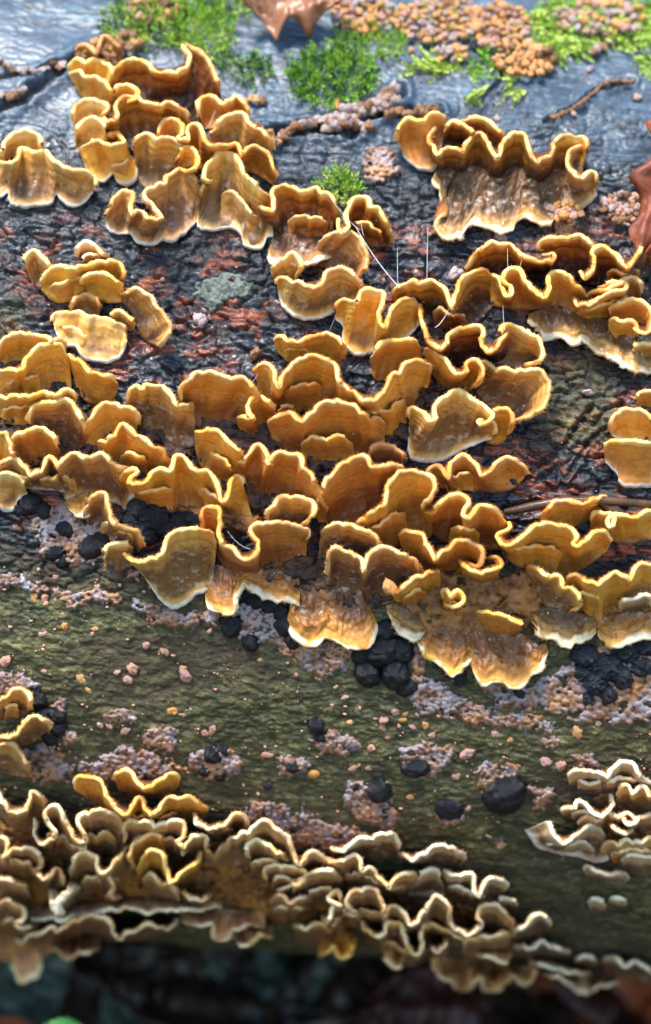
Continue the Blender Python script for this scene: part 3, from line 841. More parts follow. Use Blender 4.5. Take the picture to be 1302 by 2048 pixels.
# ------------------------------------------------------------------ moss
def moss(label, cu, cv, ru, rv, n, ln=26, mats=(0,), feather=False, lean=None, h0=0.0):
    verts = []; faces = []
    for i in range(n):
        while True:
            a, b = rng.uniform(-1, 1, 2)
            if a * a + b * b < 1: break
        u, v = cu + a * ru, cv + b * rv
        p = project(np.array([u]), np.array([v]), h0 + 0.0002)[0]; nn = lognormal(p)
        side = np.cross(nn, XD)
        rad = XD * a * 0.9 + (-side if False else UDIR) * (-b) * 0.9
        d = nn * rng.uniform(.5, 1.1) + rad * rng.uniform(.3, 1.0) + rng.normal(0, .28, 3)
        if lean is not None: d = nn * 0.45 + XD * lean[0] + UDIR * (-lean[1]) + rng.normal(0, .3, 3)
        d /= np.linalg.norm(d)
        Ls = ln / 8800.0 * rng.uniform(.55, 1.25)
        droop = rng.uniform(0.1, .5)
        nl = 15 if feather else 9
        e1 = np.cross(d, rng.normal(0, 1, 3)); e1 /= np.linalg.norm(e1); e2 = np.cross(d, e1)
        for j in range(nl):
            t = (j + 0.6) / nl
            q = p + d * Ls * t - np.array([0, 0, 1]) * droop * Ls * t * t * 0.5
            if feather:
                sd_ = e1 * (1 if j % 2 else -1) + e2 * rng.normal(0, .3)
                ld = sd_ * 0.9 + d * 0.7; ll = Ls * 0.30 * (1.15 - t) ** .7; wd = Ls * 0.07
            else:
                an = j * 2.4
                ld = (e1 * math.cos(an) + e2 * math.sin(an)) * (0.75 * (1 - t) + .25) + d * 0.75; ll = Ls * 0.40 * (1.1 - .5 * t); wd = Ls * 0.06
            ld = ld / np.linalg.norm(ld)
            w_ = np.cross(ld, CDIR + rng.normal(0, .5, 3)); w_ /= np.linalg.norm(w_)
            k0 = len(verts)
            verts += [q, q + ld * ll * .45 + w_ * wd, q + ld * ll, q + ld * ll * .45 - w_ * wd]
            faces.append([k0, k0 + 1, k0 + 2, k0 + 3])
    base = project(np.array([cu]), np.array([cv]), 0.0)[0]
    V = np.array(verts) - base; F = np.array(faces)
    root = thing('moss_tuft', base, label, 'moss', 'moss tufts on top of the log')
    # shoots of slightly different greens
    sh = (np.arange(len(F)) // (15 if feather else 9)) % len(mats)
    for j, mi in enumerate(mats):
        ff = F[sh == j]
        used, inv = np.unique(ff.ravel(), return_inverse=True)
        o = link(bpy.data.objects.new('shoots', mesh_np('shoots', V[used], inv.reshape(-1, 4), MOSS[mi], smooth=False)), root)
        tag(o, kind='stuff')

# ------------------------------------------------------------------ leaves
def leafmesh(name, L, W, mat, seed, lobes=0, curl=0.3, fold=0.25, nu=40, nv=15, wav=1.0):
    s = np.linspace(0, 1, nu); t = np.linspace(-1, 1, nv)
    S, T = np.meshgrid(s, t, indexing='ij')
    wdt = W * np.sin(math.pi * np.clip(S, 0.01, 0.99) ** 0.85) ** 0.75
    if lobes: wdt = wdt * (0.42 + 0.58 * (1 - np.abs(np.sin(S * math.pi * lobes)) ** 0.8))
    else: wdt = wdt * (1 + 0.03 * np.sin(S * 60))
    x = S * L; y = T * wdt * 0.5
    z = fold * np.abs(T) * wdt * 0.5 + curl * L * (S - .5) ** 2 + wav * 0.05 * L * fbm(S * 3 + seed, T * 1.2, seed, 3)
    z = z + 0.008 * L * np.cos(S * 2 * math.pi * 11 - np.abs(T) * 5)
    vein = np.maximum(np.exp(-(T / 0.05) ** 2), 0.7 * (np.cos(S * 2 * math.pi * 11 - np.abs(T) * 5) > 0.92))
    V = np.stack([x - L / 2, y, z], -1).reshape(-1, 3)
    f = grid_faces(nu, nv)
    return mesh_np(name, V, f, mat, dict(vein=vein.ravel()))

def leaf(label, p, dirv, nrm, L, W, mat, seed, group=None, stalk=True, **k):
    e1 = np.array(dirv, float); n = np.array(nrm, float); n /= np.linalg.norm(n)
    e1 = e1 - n * (e1 @ n); e1 /= np.linalg.norm(e1); e2 = np.cross(n, e1)
    root = thing('leaf' if 'green' in label.split()[:3] else 'dead_leaf', (0, 0, 0), label, 'leaf', group)
    root.matrix_basis = Matrix(((e1[0], e2[0], n[0], p[0]), (e1[1], e2[1], n[1], p[1]), (e1[2], e2[2], n[2], p[2]), (0, 0, 0, 1)))
    me = leafmesh('blade', L, W, LEAFM[mat], seed, **k)
    b = link(bpy.data.objects.new('blade', me), root)
    sm = b.modifiers.new('thick', 'SOLIDIFY'); sm.thickness = 0.0003
    if stalk:
        z0 = me.vertices[7].co.z
        o = tube('stalk', [(-L / 2 * .98, 0, z0), (-L * .6, 0, z0 + .1 * L * k.get('curl', .3)), (-L * .72, L * .03, z0 + .16 * L * k.get('curl', .3))], [L * .012, L * .009, L * .008], LEAFM[mat], root, vein=True)
    return root

def tube(name, pts, rad, mat, parent=None, ns=8, vein=False, base=(0, 0, 0)):
    pts = np.array(pts, float) - np.array(base); rad = np.array(rad, float)
    d = np.gradient(pts, axis=0); d /= np.linalg.norm(d, axis=1)[:, None] + 1e-12
    ref = np.array([0.13, 0.31, 0.94]) if abs(d[0][2]) < .9 else XD
    V = []
    for i in range(len(pts)):
        e1 = np.cross(d[i], ref); e1 /= np.linalg.norm(e1); e2 = np.cross(d[i], e1)
        for j in range(ns):
            a = 2 * math.pi * j / ns
            V.append(pts[i] + rad[i] * (e1 * math.cos(a) + e2 * math.sin(a)))
    f = [[i * ns + j, i * ns + (j + 1) % ns, (i + 1) * ns + (j + 1) % ns, (i + 1) * ns + j] for i in range(len(pts) - 1) for j in range(ns)]
    me = mesh_np(name, np.array(V), np.array(f), mat, dict(vein=np.zeros(len(V))) if vein else None)
    o = link(bpy.data.objects.new(name, me), parent)
    return o
section_pts = build_log()
T1, T2, T3, T4, T5, T6, T7, T8 = (0, 0), (651, 0), (0, 350), (651, 350), (0, 650), (651, 650), (0, 950), (651, 950)
T9, T0, TA, TB = (0, 1300), (651, 1350), (0, 1600), (651, 1600)
B = bracket
# ---- top left cluster
B('small frilled brown bracket at the upper left tip of the top cluster', T1, 'm=b H=6', '300,205 320,188 350,195 378,218 400,200 412,158 435,155 465,180 488,222', '305,245 400,262 485,262')
B('knobbly yellow bracket at the far left of the top cluster', T1, 'm=g H=7', '268,275 290,245 325,250 345,262 385,244 425,266 440,300 432,335', '290,330 360,370 430,380')
B('little folded bracket below the knobbly yellow one, left of the big brown hollow', T1, 'm=g H=8', '275,300 315,290 340,318 380,318 415,345 440,375 452,400', '325,385 370,420 440,440')
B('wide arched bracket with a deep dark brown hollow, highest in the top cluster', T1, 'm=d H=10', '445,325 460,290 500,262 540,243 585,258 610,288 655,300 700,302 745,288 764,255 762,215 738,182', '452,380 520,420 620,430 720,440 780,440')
B('dark brown upright flap closing the right side of the highest hollow', T1, 'm=b H=9', '738,180 775,202 812,235 842,280 860,330 886,378', '740,330 770,420 880,430')
B('small curled lobe below the left end of the highest hollow', T1, 'm=g H=9', '455,385 478,352 515,347 540,368 530,392 498,402', '460,440 500,450 545,440')
B('rounded orange lobe on the left edge of the top cluster with a furled rim', T1, 'm=t H=8', '292,500 298,460 318,428 355,404 398,408 424,430 412,465', '300,560 350,590 430,560')
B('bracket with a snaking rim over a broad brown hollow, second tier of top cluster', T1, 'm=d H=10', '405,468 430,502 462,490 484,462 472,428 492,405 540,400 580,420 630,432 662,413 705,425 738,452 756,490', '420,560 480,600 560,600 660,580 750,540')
B('rounded lobe tucked between the snaking rim and the left edge of the top cluster', T1, 'm=t H=8', '300,560 312,520 350,480 390,482 415,512 430,545', '310,610 380,640 440,620')
B('hanging fan with scalloped lower edge at the lower left of the top cluster', T1, 'm=g H=9 wl=1 h0=1.2', '315,602 342,576 400,580 452,588 494,580 502,552 476,532 438,530', '340,665 370,715 412,732 455,700 475,735 520,745 552,712 545,650')
B('broad bracket beside the small ring, left of centre in the top cluster', T1, 'm=t H=11', '535,612 548,562 585,547 625,568 690,566 725,592 712,640', '545,690 575,762 660,770 740,740')
B('small curl forming an almost closed ring in the top cluster', T1, 'm=g H=12 k=.5', '712,640 722,608 758,600 785,622 782,655 752,676 722,668', '700,700 750,720 800,690')
B('long bracket with deep narrow folds running down towards the moss', T1, 'm=g H=11', '635,562 650,510 685,478 715,490 720,530 702,552 730,572 765,560 758,515 790,505 808,560 850,592 930,590 962,625 1000,603 1042,610 1085,660 1105,712', '640,620 720,640 800,690 900,680 1000,690 1090,740')
B('small peaked bracket at the right of the highest hollow', T1, 'm=g H=8', '805,480 798,430 820,385 855,395 885,432 920,410 945,393 972,430 1000,468', '820,520 900,520 1000,500')
B('pale crusted bracket just under the small peaked one', T1, 'm=t H=9 fz=2', '835,535 868,520 890,485 930,455 975,475 1010,520 1065,553 1085,605', '850,590 920,620 1080,625')
B('wavy bracket with brown folds and yellow rim at the left edge, upper of two', T1, 'm=t H=8', '-20,610 20,598 26,570 60,540 110,522 145,545 165,590 188,602', '-10,680 80,690 180,650')
B('broad bracket with mottled brown face and pale lobed lower edge at the left frame edge', T1, 'm=t H=8 wl=1 h0=1.2', '-30,640 0,658 40,668 78,650 88,602 130,605 190,622 240,658 290,680 340,690 372,720 378,750', '-30,780 5,795 30,775 40,815 80,832 150,830 210,815 222,780 250,810 290,833 340,812 370,772')
# ---- diagonal band
B('hooked bracket with a pale scalloped lower margin, left of the diagonal band', T3, 'm=t H=10 wl=1 h0=1.2', '430,165 462,100 490,65 520,75 512,128 530,160 570,150 590,182 630,190 652,160 620,122 588,92 600,60 660,50 685,8 720,-10 770,8 798,55 822,52', '423,185 432,222 470,240 520,240 550,275 610,285 650,265 690,272 750,228 785,190')
B('big peaked bracket with brown mottled face in the middle of the diagonal band', T3, 'm=t H=11 wl=1 h0=1.0', '800,92 828,45 830,-20 860,-62 900,-90 940,-62 970,0 1012,40 1060,70 1095,92', '782,165 795,215 850,226 930,216 965,250 975,285 1010,300 1050,295 1065,256 1092,250')
B('bracket with a curled white lipped left end, right of the big peaked one', T3, 'm=d H=10', '1015,150 1030,130 1075,155 1100,132 1105,90 1097,62 1150,45 1200,65 1250,60 1302,85 1332,108 1362,150', '1085,240 1140,250 1220,260 1320,250')
B('folded yellow bracket at the right end of the diagonal band beside the green moss', T3, 'm=d H=11', '1345,175 1350,222 1392,228 1402,200 1394,148 1420,96 1455,105 1475,132 1512,150 1542,200 1558,242 1555,272', '1340,270 1420,270 1480,292 1545,285')
B('brown mottled lobed sheet hanging under the right half of the diagonal band', T3, 'm=n H=4 swap=1 h0=.8', '1090,245 1150,225 1230,225 1300,235 1370,250', '1075,300 1085,340 1130,350 1160,330 1200,350 1260,345 1330,330')
B('round ear shaped bracket with a pale edge below the folded yellow one', T3, 'm=t H=10 k=.2', '1270,270 1322,246 1382,242 1432,260 1458,300 1456,350 1432,400 1402,412', '1262,330 1290,370 1340,400 1390,405')
B('small rounded lobe left of the ear shaped bracket', T3, 'm=t H=9', '1088,405 1100,372 1140,340 1172,322 1196,360 1180,400', '1110,440 1160,450 1200,430')
B('cup shaped bracket with a broad pale face at the foot of the diagonal band', T3, 'm=t H=11 wl=1 h0=1.5', '1108,442 1122,420 1180,435 1230,455 1288,440 1310,392 1350,385 1392,392 1430,430 1452,470', '1114,480 1130,530 1180,572 1250,582 1300,570 1350,545 1400,520 1448,490')
# ---- centre right
B('broad ruffled bracket with a corner at its left, hanging below the silk threads', T4, 'm=g H=13 wl=1 h0=2', '42,545 60,515 110,515 140,510 150,466 190,460 226,490 202,540 216,590 250,615 262,560 300,510 345,495 376,520', '40,580 66,605 70,680 120,725 182,716 240,690 330,650 380,600')
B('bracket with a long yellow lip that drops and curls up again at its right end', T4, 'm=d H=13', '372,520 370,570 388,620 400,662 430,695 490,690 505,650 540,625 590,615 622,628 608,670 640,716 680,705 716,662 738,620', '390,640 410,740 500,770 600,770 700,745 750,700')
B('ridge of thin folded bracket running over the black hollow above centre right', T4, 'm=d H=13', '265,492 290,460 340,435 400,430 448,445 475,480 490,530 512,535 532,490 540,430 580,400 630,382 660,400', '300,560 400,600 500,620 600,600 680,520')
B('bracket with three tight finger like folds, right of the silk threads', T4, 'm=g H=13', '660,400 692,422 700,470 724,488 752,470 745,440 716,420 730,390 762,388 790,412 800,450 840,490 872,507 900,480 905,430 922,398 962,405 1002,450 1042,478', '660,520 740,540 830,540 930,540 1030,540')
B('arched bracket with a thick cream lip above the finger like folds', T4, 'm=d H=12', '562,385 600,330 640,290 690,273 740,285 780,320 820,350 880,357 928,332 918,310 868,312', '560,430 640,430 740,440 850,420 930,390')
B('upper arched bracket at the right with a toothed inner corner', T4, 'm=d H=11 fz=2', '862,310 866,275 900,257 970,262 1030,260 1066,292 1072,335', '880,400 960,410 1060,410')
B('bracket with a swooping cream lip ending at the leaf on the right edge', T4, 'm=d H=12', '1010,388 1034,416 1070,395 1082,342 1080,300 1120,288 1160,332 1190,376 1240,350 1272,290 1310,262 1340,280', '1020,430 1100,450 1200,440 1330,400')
B('thick shelf with a double folded cream edge at the right, under the swooping lip', T4, 'm=g H=12', '985,490 1008,522 1058,518 1110,492 1170,468 1215,450 1210,425 1150,440 1080,452 1042,478', '975,545 1040,575 1130,570 1210,520')
B('smooth rounded end lobe of the thick cream shelf at the right', T4, 'm=t H=10', '1085,455 1150,440 1212,418 1252,440 1264,478', '1130,560 1200,550 1260,510')
B('broad brown mottled sheet with a scalloped pale lower edge at the right frame edge', T4, 'm=n H=4 swap=1 h0=.8', '815,555 860,530 930,520 1000,545 1080,560 1160,580 1230,620 1330,650', '808,580 850,602 872,642 920,640 970,667 1030,660 1070,702 1120,716 1170,742 1210,776 1330,785')
B('small curled bracket with a rolled lip near the right frame edge', T4, 'm=g H=10', '1140,565 1145,530 1190,510 1250,512 1296,550 1300,602 1268,620 1228,595', '1150,610 1200,640 1270,650')
B('tiny U shaped curl below the rolled lip near the right frame edge', T4, 'm=g H=9', '1130,605 1150,580 1180,596 1212,590 1242,612 1238,645', '1140,650 1190,665 1240,665')
B('small pale lobe at the right frame edge, lowest of the right sheet', T4, 'm=t H=7', '1225,705 1258,685 1330,690', '1230,740 1330,750')
# ---- top right cluster
B('smooth rounded ear at the left end of the top right cluster', T2, 'm=g H=10 wl=1 h0=1.5', '293,570 296,510 328,488 385,490 425,460 470,466 478,500', '298,592 322,640 372,680 430,684 452,650 470,560')
B('broad mottled brown sheet with pale scalloped lower edge in the top right cluster', T2, 'm=n H=3.5 swap=1 h0=2.5', '470,640 560,640 640,660 740,650 840,680 920,650 1010,640', '440,690 428,720 455,752 458,790 470,850 450,915 488,962 538,940 590,892 650,912 740,912 790,872 870,890 960,850 1030,830 1075,790')
B('large bracket with a crinkled cream lip along the top right cluster', T2, 'm=d H=12 k=1.5 fa=5', '432,510 405,545 418,588 440,628 500,602 555,606 572,580 600,550 625,546 650,600 680,642 702,620 712,570 752,540 792,540 802,600 840,642 890,640 920,592 930,555 980,545 1030,570 1042,612', '445,690 520,740 640,760 740,750 840,770 920,760 1020,760')
B('narrow folded end with rolled yellow rim, right side of the top right cluster', T2, 'm=t H=9 wl=1 h0=1', '1020,575 975,602 960,650 985,700 1030,716 1072,702 1080,738', '940,800 1000,828 1060,805 1088,780')
B('small inner curl with a dark hollow at the upper left of the top right cluster', T2, 'm=d H=12', '472,530 500,500 540,500 580,530 575,560', '480,570 530,590 580,590')
B('upper inner frill behind the crinkled lip in the top right cluster', T2, 'm=d H=8', '540,490 600,475 650,500 700,545 715,575', '560,560 640,600 715,620')
# ---- left middle group
B('upright narrow folded bracket at the left tip of the small left group', T3, 'm=t H=8', '103,372 104,330 130,306 155,320 180,350 205,392', '135,440 160,462 205,425')
B('tiny pale arch with a small hollow above the small left group', T3, 'm=p H=7', '314,332 320,290 345,274 380,295 402,322 442,336', '325,352 385,352 440,350')
B('thick golden bracket along the top of the small left group', T3, 'm=g H=9', '160,432 190,400 215,376 260,370 310,382 360,365 420,350 470,360 488,390 480,418', '168,462 205,502 250,516 310,490 370,440 480,425')
B('small golden shelf overlapping the thick one in the small left group', T3, 'm=g H=10', '330,442 335,415 380,404 430,415 470,440 486,470', '338,455 375,490 430,515 485,510')
B('drooping brown mottled wing on the right of the small left group', T3, 'm=t H=8 k=.3', '478,482 530,480 560,474 600,490 620,530 650,560 670,602 660,642 628,682', '470,490 515,540 545,600 570,652 600,676 628,684')
B('flat oval disc with a pale rim and brown mottled face under the small left group', T3, 'm=t H=5 wl=1 h0=1.6', '214,590 226,560 300,550 350,565 420,580 480,600 510,640', '218,622 250,682 300,692 330,736 380,750 440,752 490,722 508,672')
B('small pale lobe between the oval disc and the drooping wing', T3, 'm=t H=7', '438,562 480,555 520,582 542,604', '450,590 480,612 525,626')
B('dark reddish brown folded piece in the heart of the small left group', T3, 'm=b H=6', '285,545 300,510 340,480 380,500 400,540', '290,560 340,572 400,570')
# ---- left edge stack
B('topmost bracket of the stack at the left frame edge, smooth and orange', T5, 'm=g H=10', '-10,125 15,75 60,45 120,38 170,50 198,82 240,65 264,98', '0,160 60,180 150,170 260,150')
B('large domed bracket second from top of the stack at the left frame edge', T5, 'm=g H=12', '-20,180 50,182 96,175 120,130 170,95 220,84 255,105 275,130', '-20,290 80,300 170,300 290,290')
B('bracket with hairy upper side and straight lower fold right of the large domed one', T5, 'm=g H=11 fz=2', '268,122 318,160 350,196 385,205 430,215 474,235', '310,260 345,315 395,325 440,322 468,270')
B('flat yellow lipped shelf third from top of the stack at the left frame edge', T5, 'm=g H=12', '-20,285 60,297 130,290 200,273 235,292 270,268 298,288 306,320', '-20,380 80,400 200,400 300,360')
B('rounded pale domed bracket with long sloping rim, in the left stack', T5, 'm=t H=12', '125,402 122,350 158,320 210,314 250,300 290,326 306,372 332,405 346,442', '140,450 200,500 280,510 350,480')
B('orange bracket with a flat top between the left stack and the long row', T5, 'm=g H=10', '346,440 352,408 376,370 420,325 470,330 520,345 545,370 548,405', '350,480 400,500 470,490 545,450')
B('low orange lobe with growth lines at the lower left stack', T5, 'm=g H=11', '50,502 60,460 110,430 160,424 205,462 240,500', '60,545 120,565 200,560 245,540')
B('thin curled rim at the left frame edge in the lower stack', T5, 'm=g H=11', '-20,430 20,448 40,510 72,542', '-20,560 30,575 75,565')
B('long undulating bracket under the left stack with a yellow rim and dark mottled face', T5, 'm=t H=12 wl=1 h0=1', '-20,560 60,550 90,580 120,617 160,600 186,560 202,540 230,577 260,540 300,523 340,540 400,525 450,560 520,572', '-20,620 60,640 150,660 250,665 270,702 310,692 400,702 480,722 500,742 522,702 548,680')
B('pale lobe with a white lower margin at the left frame edge beside the black fungi', T5, 'm=t H=7 wl=1 h0=1.4', '-30,600 30,600 65,612 108,660', '-30,715 20,748 58,742 72,702 112,682')
B('orange wing with a ragged right edge below the flat topped bracket', T5, 'm=g H=12', '385,467 430,476 466,460 476,430 500,416 540,440 570,470 620,500 656,530 676,572', '395,520 440,570 500,590 600,600 675,590')
B('wide bracket with a hooked left end and a deep V notch at its right', T5, 'm=g H=13', '482,625 500,590 540,580 512,602 508,642 560,646 600,620 625,590 690,592 700,545 725,530 750,560 780,600 830,602 860,642 882,702 920,690 932,640 950,605 975,642', '510,680 570,720 640,745 720,740 800,740 880,760 960,780 1010,770')
B('tall pointed bracket with smooth gold face standing above the V notch', T5, 'm=g H=13', '775,428 830,435 890,450 922,490 968,520 976,548', '782,500 800,570 860,620 920,640 975,620')
B('corrugated bracket with water drops along its rim, left of centre', T5, 'm=g H=14 fz=1.6', '940,556 980,545 1000,520 1040,495 1068,528 1062,572 1100,530 1150,515 1190,530 1202,580 1240,602 1250,650 1278,700 1310,745', '960,600 1000,660 1080,700 1160,730 1240,760 1290,790')
B('bracket with a brown striped face and ragged left end in the second row', T5, 'm=t H=12', '512,318 520,265 540,245 575,270 592,248 640,260 680,290 706,332 742,325 776,316', '535,360 580,430 650,470 730,500 785,480')
B('large orange arch with a dark opening below it in the second row', T5, 'm=g H=14', '730,295 740,240 790,205 840,198 900,205 960,220 1000,250 1022,292 992,312', '700,330 770,410 850,420 920,400 1000,400')
B('small rolled bracket joined to the right foot of the large orange arch', T5, 'm=g H=13', '945,374 990,378 1030,368 1000,332 1012,305 1050,310 1090,330 1104,358', '955,420 1010,450 1060,440 1100,400')
B('smooth orange bracket with pointed left end, top of the central mass', T5, 'm=g H=13', '1093,66 1110,55 1150,66 1190,82 1250,60 1302,44 1342,50 1367,90 1364,140', '1110,110 1160,150 1230,180 1360,175')
B('very wide wavy bracket with hairy orange folds across the upper central mass', T5, 'm=g H=16 fz=2.2', '1015,192 1040,165 1080,170 1100,230 1120,252 1150,200 1180,160 1232,133 1290,140 1320,160 1340,200 1360,252 1400,272 1450,302 1500,305 1540,272 1570,220 1612,180 1660,154 1712,160 1726,190', '1035,260 1070,330 1140,350 1230,350 1320,380 1420,400 1520,440 1620,420 1710,260')
B('scooped bracket with a toothed rim just below the very wide wavy one', T5, 'm=g H=16 fz=2.2', '1070,402 1100,370 1150,360 1180,387 1222,390 1260,350 1310,325 1352,320 1400,332 1440,360 1482,382 1520,380 1542,398', '1090,460 1160,520 1260,545 1380,560 1480,560 1540,470')
B('small brown bracket tucked at the left of the scooped one', T5, 'm=b H=10', '1108,345 1150,330 1190,345', '1110,380 1150,390 1190,380')
# ---- centre right, second half
B('brown frilled bracket below the broad cornered one at centre right', T6, 'm=g H=12', '178,132 210,100 250,75 300,68 350,64 385,90', '184,190 200,235 250,220 330,200 390,170')
B('hooked bracket with a thick yellow lip shaped like a deep bowl', T6, 'm=g H=14', '395,100 432,105 462,132 502,187 540,202 572,190 570,160 602,150 622,180 610,212 580,242', '402,160 440,220 480,255 520,268 580,262')
B('large smooth fan with a broad white edge at the right end of the central mass', T6, 'm=t H=11 k=.2', '600,165 640,150 680,190 722,180 780,200 832,190 870,202 886,250 870,310 830,352 790,372 750,380', '585,220 600,270 640,330 700,365 745,378')
B('tan fold standing above the large white edged fan', T6, 'm=t H=10', '672,70 720,22 760,14 800,30 840,60 860,100 850,140 800,152', '640,150 720,170 780,190 860,178')
B('bracket with a notched lip and brown crumpled base right of the central mass', T6, 'm=t H=13 wl=1 h0=1.4', '335,380 345,333 380,350 420,397 452,380 450,320 480,290 520,268 560,280 600,310 640,350 656,372 622,390 668,402 670,440', '332,430 328,505 350,542 420,552 480,540 550,502 620,472 665,455')
B('small ear lobe between the notched bracket and the white edged fan', T6, 'm=g H=11 k=.2', '650,380 690,343 730,350 742,390 722,425', '636,460 665,482 700,480 722,455')
B('isolated three peaked bracket on the reddish bark right of centre', T6, 'm=g H=10', '403,605 430,573 462,580 490,617 512,560 540,528 580,550 620,602 662,592 700,555 740,542 780,560 800,600', '420,640 490,660 560,660 640,670 700,672 760,650 795,612')
B('wide sloping golden bracket left of the tall central arch', T6, 'm=g H=15 fz=1.8', '-40,735 0,662 40,602 80,560 150,536 175,566 220,567 290,566 305,600', '-30,790 60,800 160,790 230,750 300,650')
B('brown crusted lobe behind the wide sloping golden bracket', T6, 'm=b H=8', '160,530 200,490 260,490 300,520 305,560', '170,580 230,600 300,600')
B('tall arch with a smooth hollow face, most prominent at the centre', T8, 'm=g H=17 fz=2.2 k=1.3', '125,205 138,188 170,180 214,142 250,120 256,60 290,4 340,-6 400,8 426,40 410,82 380,120 392,152', '130,240 200,290 290,280 380,280 440,230')
B('bracket with two scalloped lobes and striped growth bands right of the tall arch', T8, 'm=g H=17 fz=2.4 k=1.1', '390,150 440,147 490,95 540,88 562,110 545,150 572,172 630,130 690,150 726,190', '400,200 460,265 540,290 640,300 730,300')
B('long bracket with hairy brown pockets reaching towards the twig on the right', T8, 'm=g H=16 fz=2.4 k=1.1', '726,188 730,212 690,230 682,262 740,297 790,262 840,220 900,204 960,220 997,250 980,290 1030,292 1070,240 1112,235 1142,272', '700,300 740,350 830,380 900,405 960,402 1040,372 1125,305')
B('S shaped bracket with a rusty hairy channel under the scalloped lobes', T8, 'm=g H=14 fz=2', '290,245 330,230 380,245 402,302 432,342 480,312 530,270 590,280 617,312 602,352 562,342', '310,310 350,360 430,390 520,380 600,390')
B('open cup lined with dark rusty hairs below the S shaped bracket', T8, 'm=g H=13 fz=2', '528,345 560,382 602,402 680,382 717,352 702,326 660,324', '555,410 620,440 700,420')
B('smooth bean shaped bracket lying over the twig at the right', T8, 'm=g H=11 fz=1.5', '880,192 890,150 930,120 990,115 1060,112 1112,90 1132,105', '898,208 950,225 1020,200 1110,150')
B('small bracket with pointed tips at the right frame edge, above the black wet mass', T8, 'm=g H=11', '1060,185 1090,155 1138,170 1146,210 1142,182 1180,170 1230,172 1330,148', '1060,230 1150,265 1200,282 1240,272 1330,255')
B('long bracket with a yellow hairy lip at the lower right frame edge', T8, 'm=g H=13 fz=2', '960,432 990,405 1020,406 1042,432 1090,452 1130,420 1160,400 1222,422 1262,370 1330,358', '965,470 1010,510 1050,570 1120,592 1180,545 1230,490 1330,470')
B('narrow tongue shaped bracket with grey brown stripes, leaning right', T8, 'm=t H=12', '805,368 840,375 882,412 930,420 946,460 1005,480 1012,522 985,532', '800,400 840,470 890,540 970,560')
B('blotched sheet with a pale lobed lower edge under the tongue shaped bracket', T8, 'm=n H=4 swap=1 h0=.8', '800,545 880,520 1000,540 1085,575', '825,590 870,640 930,662 980,682 1030,660 1085,632')
B('orange blotched sheet at the lower right frame edge with a white lobed margin', T8, 'm=o H=4 swap=1 h0=.8', '1085,575 1150,550 1240,545 1330,540', '1088,640 1130,682 1200,672 1250,652 1330,648')
B('small pale curl on the blotched sheet at the lower right', T8, 'm=w H=10', '1174,532 1210,505 1250,500 1270,484 1292,492 1288,520', '1180,555 1240,550 1290,545')
B('yellow ridged bracket with a grey slit on the lowest central fan', T8, 'm=g H=11', '604,548 640,560 700,575 762,602 792,598 786,572 748,572', '615,590 680,650 750,650 790,620')
B('lowest central fan with a wavy bright white margin and brown bands', T8, 'm=o H=4 swap=1 h0=.8', '560,640 620,600 680,620 740,640 800,632 840,680 882,668', '575,735 600,802 640,838 700,832 760,847 820,802 860,762 893,712')
B('fan with a bright white margin left of the lowest central fan', T8, 'm=o H=4 swap=1 h0=.8', '370,650 400,620 450,600 520,600 590,650', '362,665 400,712 440,742 500,794 530,780 560,752 595,735')
B('domed bracket with grey shading left of the tall central arch', T8, 'm=t H=13', '-20,225 40,210 100,215 160,235 206,272 212,312', '-30,345 60,350 150,340 210,330')
B('pair of saddle shaped folds joined at a ridge below the domed bracket', T8, 'm=t H=14 k=1.3', '12,405 30,308 80,310 130,340 152,385 182,330 220,305 280,310 332,332 372,392 378,412', '20,450 70,470 150,500 220,520 280,500 370,440')
B('smooth orange blade sloping down to the left beside the little red bud', T8, 'm=g H=14', '268,482 310,468 350,430 400,410 448,390 462,412', '282,510 340,520 400,495 460,450')
B('tiny curled crescent on the brown crust right of the red bud', T8, 'm=g H=10 k=.3', '469,500 474,468 500,492 532,470 542,500 516,520 480,512', '470,535 505,545 545,530')
B('lobed orange fan with a white margin hanging over the black fungi', T7, 'm=o H=4 swap=1 h0=.8', '1170,450 1250,440 1320,455 1410,420 1450,450', '1148,590 1160,640 1210,667 1280,670 1340,652 1420,697 1490,672 1516,612')
B('small pale lobe with a hollow right of the lobed orange fan', T8, 'm=n H=4 swap=1 h0=.8', '240,520 280,500 320,520 380,560 406,602', '250,560 290,602 302,632 370,652 396,632')
# ---- lower left of central mass
B('slender S curved bracket left of the glossy black hollow', T7, 'm=t H=12', '350,160 362,100 384,78 408,82 426,150 440,190 500,220 540,232 562,270 562,295', '352,225 380,247 440,252 500,250 550,310')
B('small yellow lobes under the left end of the central mass', T7, 'm=o H=4 swap=1 h0=.8', '255,80 300,65 360,50', '275,140 310,162 345,157 356,120')
B('broad bracket with a hooked lip and a long white tipped tongue below it', T7, 'm=t H=12 wl=1 h0=1.6', '490,318 530,350 580,350 640,332 672,280 692,240 740,218 800,225 840,232 868,270', '560,385 600,442 640,502 690,537 740,522 790,480 820,470 850,440')
B('small rounded tan lobe at the lower left tip of the central mass', T7, 'm=t H=8', '414,335 440,290 490,278 535,292', '415,372 460,397 525,370')
B('bracket with a bright thick lip dipping low and a finger rising at its left', T7, 'm=g H=15', '816,220 820,150 850,130 876,150 866,212 870,262 892,292 932,312 962,342 1002,342 1042,312 1032,270 1010,230 1032,203 1100,200 1180,210 1228,213 1228,250', '850,300 900,370 980,400 1060,395 1150,365 1225,335')
B('grey brown dome shaped bracket behind the bright thick lip', T7, 'm=t H=11', '1072,192 1080,150 1120,110 1180,100 1240,120 1247,162 1205,190', '1085,225 1150,235 1230,230')
